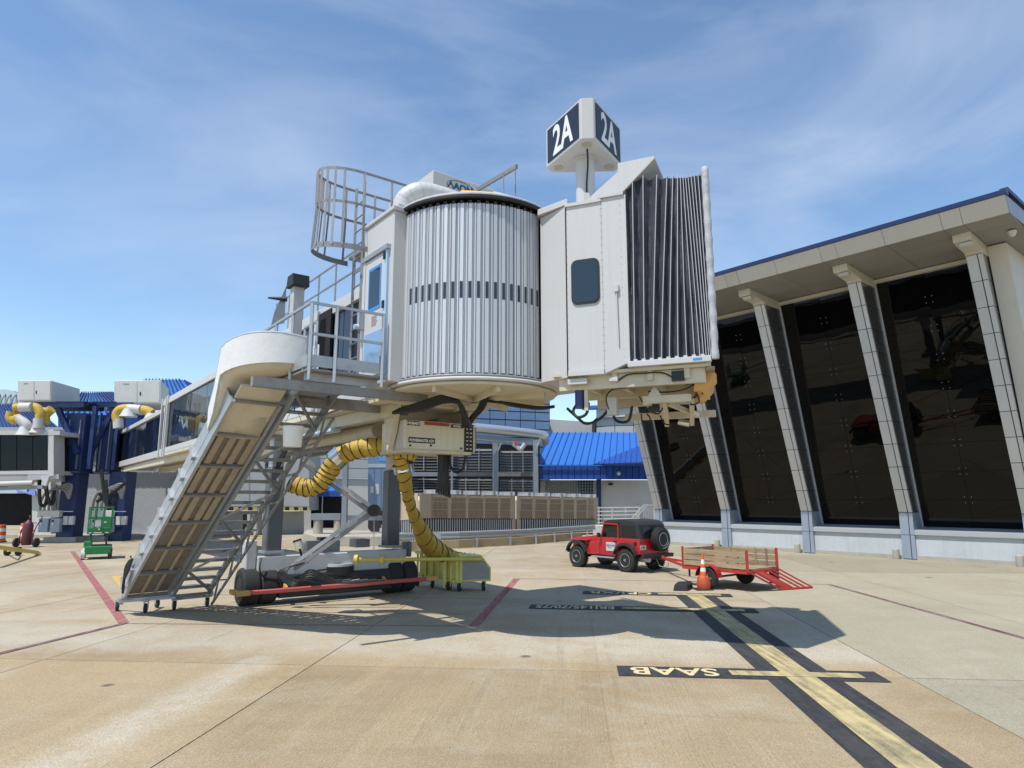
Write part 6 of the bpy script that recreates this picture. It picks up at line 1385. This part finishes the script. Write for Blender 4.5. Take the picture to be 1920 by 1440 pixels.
pl = J(MB().box(-.645, -.632, .48, .78, .78, .93), 'number_plate', paint('plate', (.60, .58, .50), .5, dirt=.2)); text_mb('E1 VAP', (-.6455, .765, .82), (0, -1, 0), (0, 0, 1), .07, .75, .0015, .003).build('plate_lettering', blackp, pl, local=True)
for s in (-1, 1): J(MB().box(-.66, -.63, s*.68-.06, s*.68+.06, .98, 1.08), 'tail_light', paint('tail_red', (.25, .01, .015), .2) if 'tail_red' not in bpy.data.materials else bpy.data.materials['tail_red'], bev=.01)
J(MB().box(-.4, 2.7, -.45, .45, .40, .62), 'chassis', blackp); J(MB().box(.4, 1.3, -.5, .5, .30, .42), 'skid_plate', blackp)
for x in (0, WB): J(MB().cyl((x, -.62, TR), (x, .62, TR), .06, 10), 'axle', blackp)
J(MB().lathe([(.09, -.3), (.1, -.28), (.1, .28), (.09, .3)], (-.45, .45, .45), 'x', 12), 'silencer', galv); J(MB().box(-.95, -.7, -.05, .05, .42, .50), 'tow_hitch', blackp)
J(MB().box(.2, .5, -.6, .6, .9, 1.45), 'seat_row', blackp)
# ---------------------------------------------------------------- utility trailer
tdir = Vector((.60, -.80, 0)); tlp = gp(1281, 1063, .52)
tr0 = gp(1402, 1074, .52)
td = (tr0-tlp); td.z = 0; TL = td.length; td.normalize(); tr_r = Vector((-td.y, td.x, 0))
if tr_r.x < 0: tr_r = -tr_r
tl_ = thing('utility_trailer', 'red utility trailer with weathered plank sides and lowered ramp', 'trailer', Vector((tlp.x, tlp.y, 0)))
def T(a, b, z): return Vector((tlp.x, tlp.y, 0))+td*a+tr_r*b+UP*z
TW = 1.55; TZ = .52; wood = wood_mat('trailer_plank', math.atan2(td.y, td.x))
for b in (0, TW): MB().bar(T(0, b, TZ), T(TL, b, TZ), .06, .09).build('side_beam', redr, tl_)
for a in (0, TL): MB().bar(T(a, 0, TZ), T(a, TW, TZ), .06, .09).build('cross_beam', redr, tl_)
for k in range(8): MB().obox(T(.03, .05+k*(TW-.1)/8, TZ+.045), td*(TL-.06), tr_r*((TW-.1)/8-.012), UP*.03).build('deck_plank', wood, tl_)
for (a, b) in ((0, 0), (0, TW), (TL, 0), (TL, TW)): MB().bar(T(a, b, TZ), T(a, b, TZ+.60), .06, .06).build('corner_post', redr, tl_)
for a in (.30*TL, .70*TL, .86*TL):
    for b in (-.0, TW): MB().bar(T(a, b+(.045 if b == 0 else -.045), TZ+.05), T(a, b+(.045 if b == 0 else -.045), TZ+.57), .05, .03).build('stake', wood, tl_)
for k in range(3):
    z = TZ+.08+k*.165
    for b in (0, TW): MB().obox(T(.04, b-.018, z), td*(TL-.08), tr_r*.036, UP*.135).build('side_plank', wood, tl_)
    MB().obox(T(-.018, .04, z), td*.036, tr_r*(TW-.08), UP*.135).build('front_plank', wood, tl_)
wc = T(TL*.46, 0, 0)
for b in (-.16, TW+.16):
    c = T(TL*.46, b, .30); w_ = wheel_mb([(.15, -.08), (.27, -.085), (.295, -.05), (.30, 0), (.295, .05), (.27, .085), (.15, .08)], c, tr_r, 28).build('tyre', black, tl_)
    wheel_mb([(.03, -.05), (.10, -.03), (.155, -.083), (.155, .083), (.10, .03), (.03, .05)], c, tr_r, 20).build('rim', galvd, w_)
    for k in range(5):
        a = R(k*72); s_ = -1 if b < 0 else 1; MB().bar(c+tr_r*s_*.085+(td*math.cos(a)+UP*math.sin(a))*.03, c+tr_r*s_*.085+(td*math.cos(a)+UP*math.sin(a))*.15, .045, .02, tr_r).build('spoke', galv, w_)
    m = MB()
    for k in range(10):
        a0__, a1__ = R(5+k*17), R(5+(k+1)*17)
        p = [c+td*math.cos(q)*.37+UP*math.sin(q)*.37 for q in (a0__, a1__)]; m.prism([p[0]-tr_r*.11, p[1]-tr_r*.11, p[1]+tr_r*.11, p[0]+tr_r*.11], ((p[0]+p[1])*.5-c).normalized()*.012)
    m.build('mudguard', redp, tl_)
MB().cyl(T(TL*.46, -.1, .30), T(TL*.46, TW+.1, .30), .03, 10).build('axle', blackp, tl_)
hitch = jp.location+Matrix.Rotation(math.atan2(.778, -.634), 4, 'Z') @ Vector((-.98, 0, .46))
tongue = Vector((hitch.x, hitch.y, .50))
for b in (.25, TW-.25): MB().bar(T(.0, b, TZ-.03), tongue, .06, .07).build('tongue', redr, tl_)
MB().lathe([(.05, 0), (.06, .05), (.04, .1)], tongue-UP*.03, 'z', 10).build('coupler', redr, tl_); MB().bar(T(-.35, TW*.5, .18), T(-.35, TW*.5, .6), .05, .05).build('jack', blackp, tl_)
MB().tube(smooth_pts([tongue+Vector((.1, 0, 0)), tongue+Vector((.15, -.1, -.25)), tongue+Vector((-.1, .1, -.28)), tongue+Vector((-.2, .15, 0))], 4), .012, 5).build('safety_chain', galv, tl_)
# ramp
ra0, ra1 = T(TL+.02, .02, TZ+.02), T(TL+.02, TW-.02, TZ+.02); rb0, rb1 = gp(1463, 1105, .03), gp(1523, 1101, .03)
for t in (0, .16, .42, .62, .80, 1):
    MB().bar(lerp(ra0, ra1, t), lerp(rb0, rb1, t), .045, .045).build('ramp_bar', redr, tl_)
for (t0, t1) in ((.16, .42),): MB().prism([lerp(ra0, ra1, t0), lerp(ra0, ra1, t1), lerp(rb0, rb1, t1), lerp(rb0, rb1, t0)], (0, 0, .02)).build('ramp_track', redr, tl_)
for t in (0, 1): MB().bar(lerp(ra0, rb0, t), lerp(ra1, rb1, t), .05, .05).build('ramp_cross', redr, tl_)
MB().obox(T(TL-.1, TW-.3, .15), td*.14, tr_r*.3, UP*.42).build('rear_light_box', blackp, tl_)
# ---------------------------------------------------------------- cone with a bag over its foot, dropped bags
cp_ = gp(1320, 1106); co_ = thing('traffic_cone', 'orange and white traffic cone with orange sack around its foot', 'cone', cp_)
MB().obox(cp_-Vector((.24, .2, 0)), (.48, .05, 0), (-.04, .42, 0), (0, 0, .035)).build('base', black, co_, bevel=.01)
cr_ = lambda z: .135-.105*z/.95
for (z0_, z1_, mt) in ((.035, .50, orange), (.501, .60, lettering), (.601, .70, orange), (.701, .83, lettering), (.831, .96, orange)): MB().lathe([(cr_(z0_), z0_), (cr_(z1_), z1_)], cp_, 'z', 24).build('cone_band', mt, co_)
sk = MB(); vs = []; prof_ = [(.16, .03), (.185, .10), (.19, .20), (.17, .30), (.15, .36), (.12, .40)]
for (r_, z) in prof_:
    for k in range(20): a = 2*math.pi*k/20; rr2 = r_*(1+.07*math.sin(k*2.5+z*9)+random.uniform(-.03, .03)); vs.append(cp_+Vector((math.cos(a)*rr2, math.sin(a)*rr2, z+random.uniform(-.01, .01))))
sk.add(vs, [(i*20+k, i*20+(k+1) % 20, (i+1)*20+(k+1) % 20, (i+1)*20+k) for i in range(5) for k in range(20)], True); sk.build('sack', paint('orange_sack', (.50, .09, .03), .6, dirt=.6, dscale=9, bump=.6, bscale=25, dcol=(.16, .05, .03)), co_)
def bag(nm, lbl, pts, h_, mat, extra=None):
    base = [gp(*p) for p in pts]; c = sum(base, Vector())/len(base); o = thing(nm, lbl, 'bag', c)
    top_ = [lerp(p, c, .12)+UP*h_*random.uniform(.8, 1.1) for p in base]; n_ = len(base); vs = base+top_+[c+UP*h_*1.1]
    fs = [(i, (i+1) % n_, n_+(i+1) % n_, n_+i) for i in range(n_)]+[(n_+i, n_+(i+1) % n_, 2*n_) for i in range(n_)]
    MB().add(vs, fs).build('body', mat, o, bevel=.02, seg=2)
    return o
bagm = paint('black_bag', (.012, .012, .014), .7, dirt=.3, bump=.5, bscale=10)
b1 = bag('tool_bag', 'flat black bag on the ground left of the cone', [(1262, 1108), (1290, 1108.5), (1299, 1104), (1299, 1100), (1270, 1101)], .16, bagm)
p_ = gp(1297, 1103); MB().tube(smooth_pts([p_+UP*.16, p_+Vector((.12, 0, .14)), p_+Vector((.2, 0, .03)), p_+Vector((.36, .02, .02))], 4), .01, 5).build('cord', galv, b1)
b2 = bag('tool_bag', 'small navy bag on the ground right of the cone', [(1332, 1101), (1347, 1101), (1343, 1094), (1334, 1095)], .26, navy)
p_ = gp(1334, 1100); MB().tube(smooth_pts([p_+UP*.05, p_+Vector((.1, 0, .1)), p_+Vector((.16, 0, .28))], 4), .012, 5).build('blue_strap', bluetape, b2)
# ---------------------------------------------------------------- green scissor lift
gl = gp(180, 1049); lf = thing('scissor_lift', 'small green scissor lift with railed basket in front of the pylons', 'scissor lift', gl)
def Lb(x0, x1, y0, y1, z0, z1): return MB().box(gl.x+x0, gl.x+x1, gl.y+y0, gl.y+y1, z0, z1)
Lb(-.45, .52, -.1, 1.5, .22, .55).build('chassis', green, lf, bevel=.03); Lb(-.50, -.2, -.05, .5, .50, .75).build('tray', green, lf, bevel=.02)
for x in (-.55, .42):
    for y in (.08, 1.25): MB().lathe([(.08, -.06), (.2, -.07), (.2, .07), (.08, .06)], (gl.x+x+.06, gl.y+y, .20), 'x', 20).build('wheel', black if x > 0 else white, lf)
for k in range(4):
    z = .58+k*.12; MB().bar((gl.x-.3, gl.y+.1, z), (gl.x-.3, gl.y+1.3, z+.11), .06, .05).build('scissor_arm', green, lf); MB().bar((gl.x+.3, gl.y+1.3, z), (gl.x+.3, gl.y+.1, z+.11), .06, .05).build('scissor_arm', blackp, lf)
Lb(-.42, .45, -.1, 1.5, 1.05, 1.28).build('platform', green, lf, bevel=.02); Lb(-.42, .45, -.12, -.10, 1.20, 1.30).build('platform_edge', green, lf)
for x in (-.40, -.18, .12, .43):
    for y in (-.08, 1.45): MB().bar((gl.x+x, gl.y+y, 1.25), (gl.x+x, gl.y+y, 2.15), .05, .05).build('basket_post', green, lf)
for z in (1.7, 2.15):
    for y in (-.08, 1.45): MB().bar((gl.x-.42, gl.y+y, z), (gl.x+.45, gl.y+y, z), .05, .05).build('basket_rail', green, lf)
    for x in (-.41, .44): MB().bar((gl.x+x, gl.y-.08, z), (gl.x+x, gl.y+1.45, z), .05, .05).build('basket_rail', green, lf)
Lb(.05, .42, -.14, -.10, 1.32, 1.72).build('control_panel', green, lf); Lb(.16, .26, -.15, -.14, 1.52, 1.56).build('warning_label', lettering, lf); Lb(-.16, .06, -.14, -.11, 1.36, 1.62).build('manual_box', greyunit, lf)
MB().lathe([(.045, 0), (.045, .01)], (gl.x+.0, gl.y-.13, 1.25), 'y', 12).build('round_label', yellowp, lf)
for x0, x1 in ((-.36, -.26), (-.18, .12), (.24, .36)): Lb(x0, x1, -.125, -.12, 1.09, 1.125).build('brand_print', lettering, lf)
lf.rotation_euler = (0, 0, R(29))
# ---------------------------------------------------------------- left foreground odds: barrels, hand truck, tow bar
def barrel(lbl, x, y, Y):
    p = at(x, y, Y); o = thing('traffic_barrel', lbl, 'barrel', Vector((p.x, Y, 0)), 0, 'orange and white traffic barrels')
    for k in range(5): r0_, r1_ = .30-.012*k, .29-.012*k; MB().lathe([(r0_, .02+k*.2), (r1_, .215+k*.2)], (p.x, Y, 0), 'z', 20).build('band', orange if k % 2 == 0 else lettering, o)
    MB().lathe([(.38, 0), (.36, .06), (.30, .07)], (p.x, Y, 0), 'z', 20).build('base', black, o)
barrel('orange and white traffic barrel at the left picture edge', 2, 990, 41); barrel('orange traffic barrel behind the hand truck', 47, 990, 43.5)
htp = gp(46, 1026); ht = thing('hand_truck', 'dark red two-wheeled tank hand truck near the left edge', 'hand truck', htp)
tl3 = Vector((-.25, .3, 1)).normalized()
for x in (-.35, .35): MB().tube(smooth_pts([htp+Vector((x, 0, .12)), htp+Vector((x+.02, .1, .9)), htp+Vector((x*.9+.22, .3, 1.5)), htp+Vector((x*.9+.1, .4, 1.62))], 4), .028, 8).build('handle', rust, ht)
for z in (.3, .85, 1.25): MB().bar(htp+Vector((-.35, .05+z*.1, z)), htp+Vector((.38, .05+z*.1, z)), .04, .04).build('cross_bar', rust, ht)
MB().lathe([(.2, .1), (.24, .16), (.24, 1.15), (.16, 1.3), (.06, 1.4)], htp+Vector((0, .1, 0)), 'z', 18).build('tank', rust, ht)
for x in (-.5, .55): MB().lathe([(.08, -.05), (.24, -.05), (.24, .05), (.08, .05)], htp+Vector((x, .05, .24)), 'x', 20).build('wheel', black, ht)
tb = thing('tow_bar', 'yellow tow bar on two small wheels lying near the left edge', 'tow bar', gp(23, 1042))
MB().bar(gp(-20, 1024, .8), gp(70, 1036, .12), .12, .14).build('bar', yellowp, tb); MB().bar(gp(66, 1035.5, .14), gp(72, 1037, .05), .22, .05).build('blade', yellowp, tb)
for x in (13, 34): p = gp(x, 1042); MB().lathe([(.05, -.05), (.19, -.05), (.19, .05), (.05, .05)], p+UP*.19, 'x', 18).build('wheel', black, tb); MB().bar(p+UP*.19, gp(24, 1030, .45), .05, .05).build('leg', yellowp, tb)
MB().bar(gp(13, 1042)+UP*.19, gp(34, 1042)+UP*.19, .04, .04).build('axle', galv, tb)
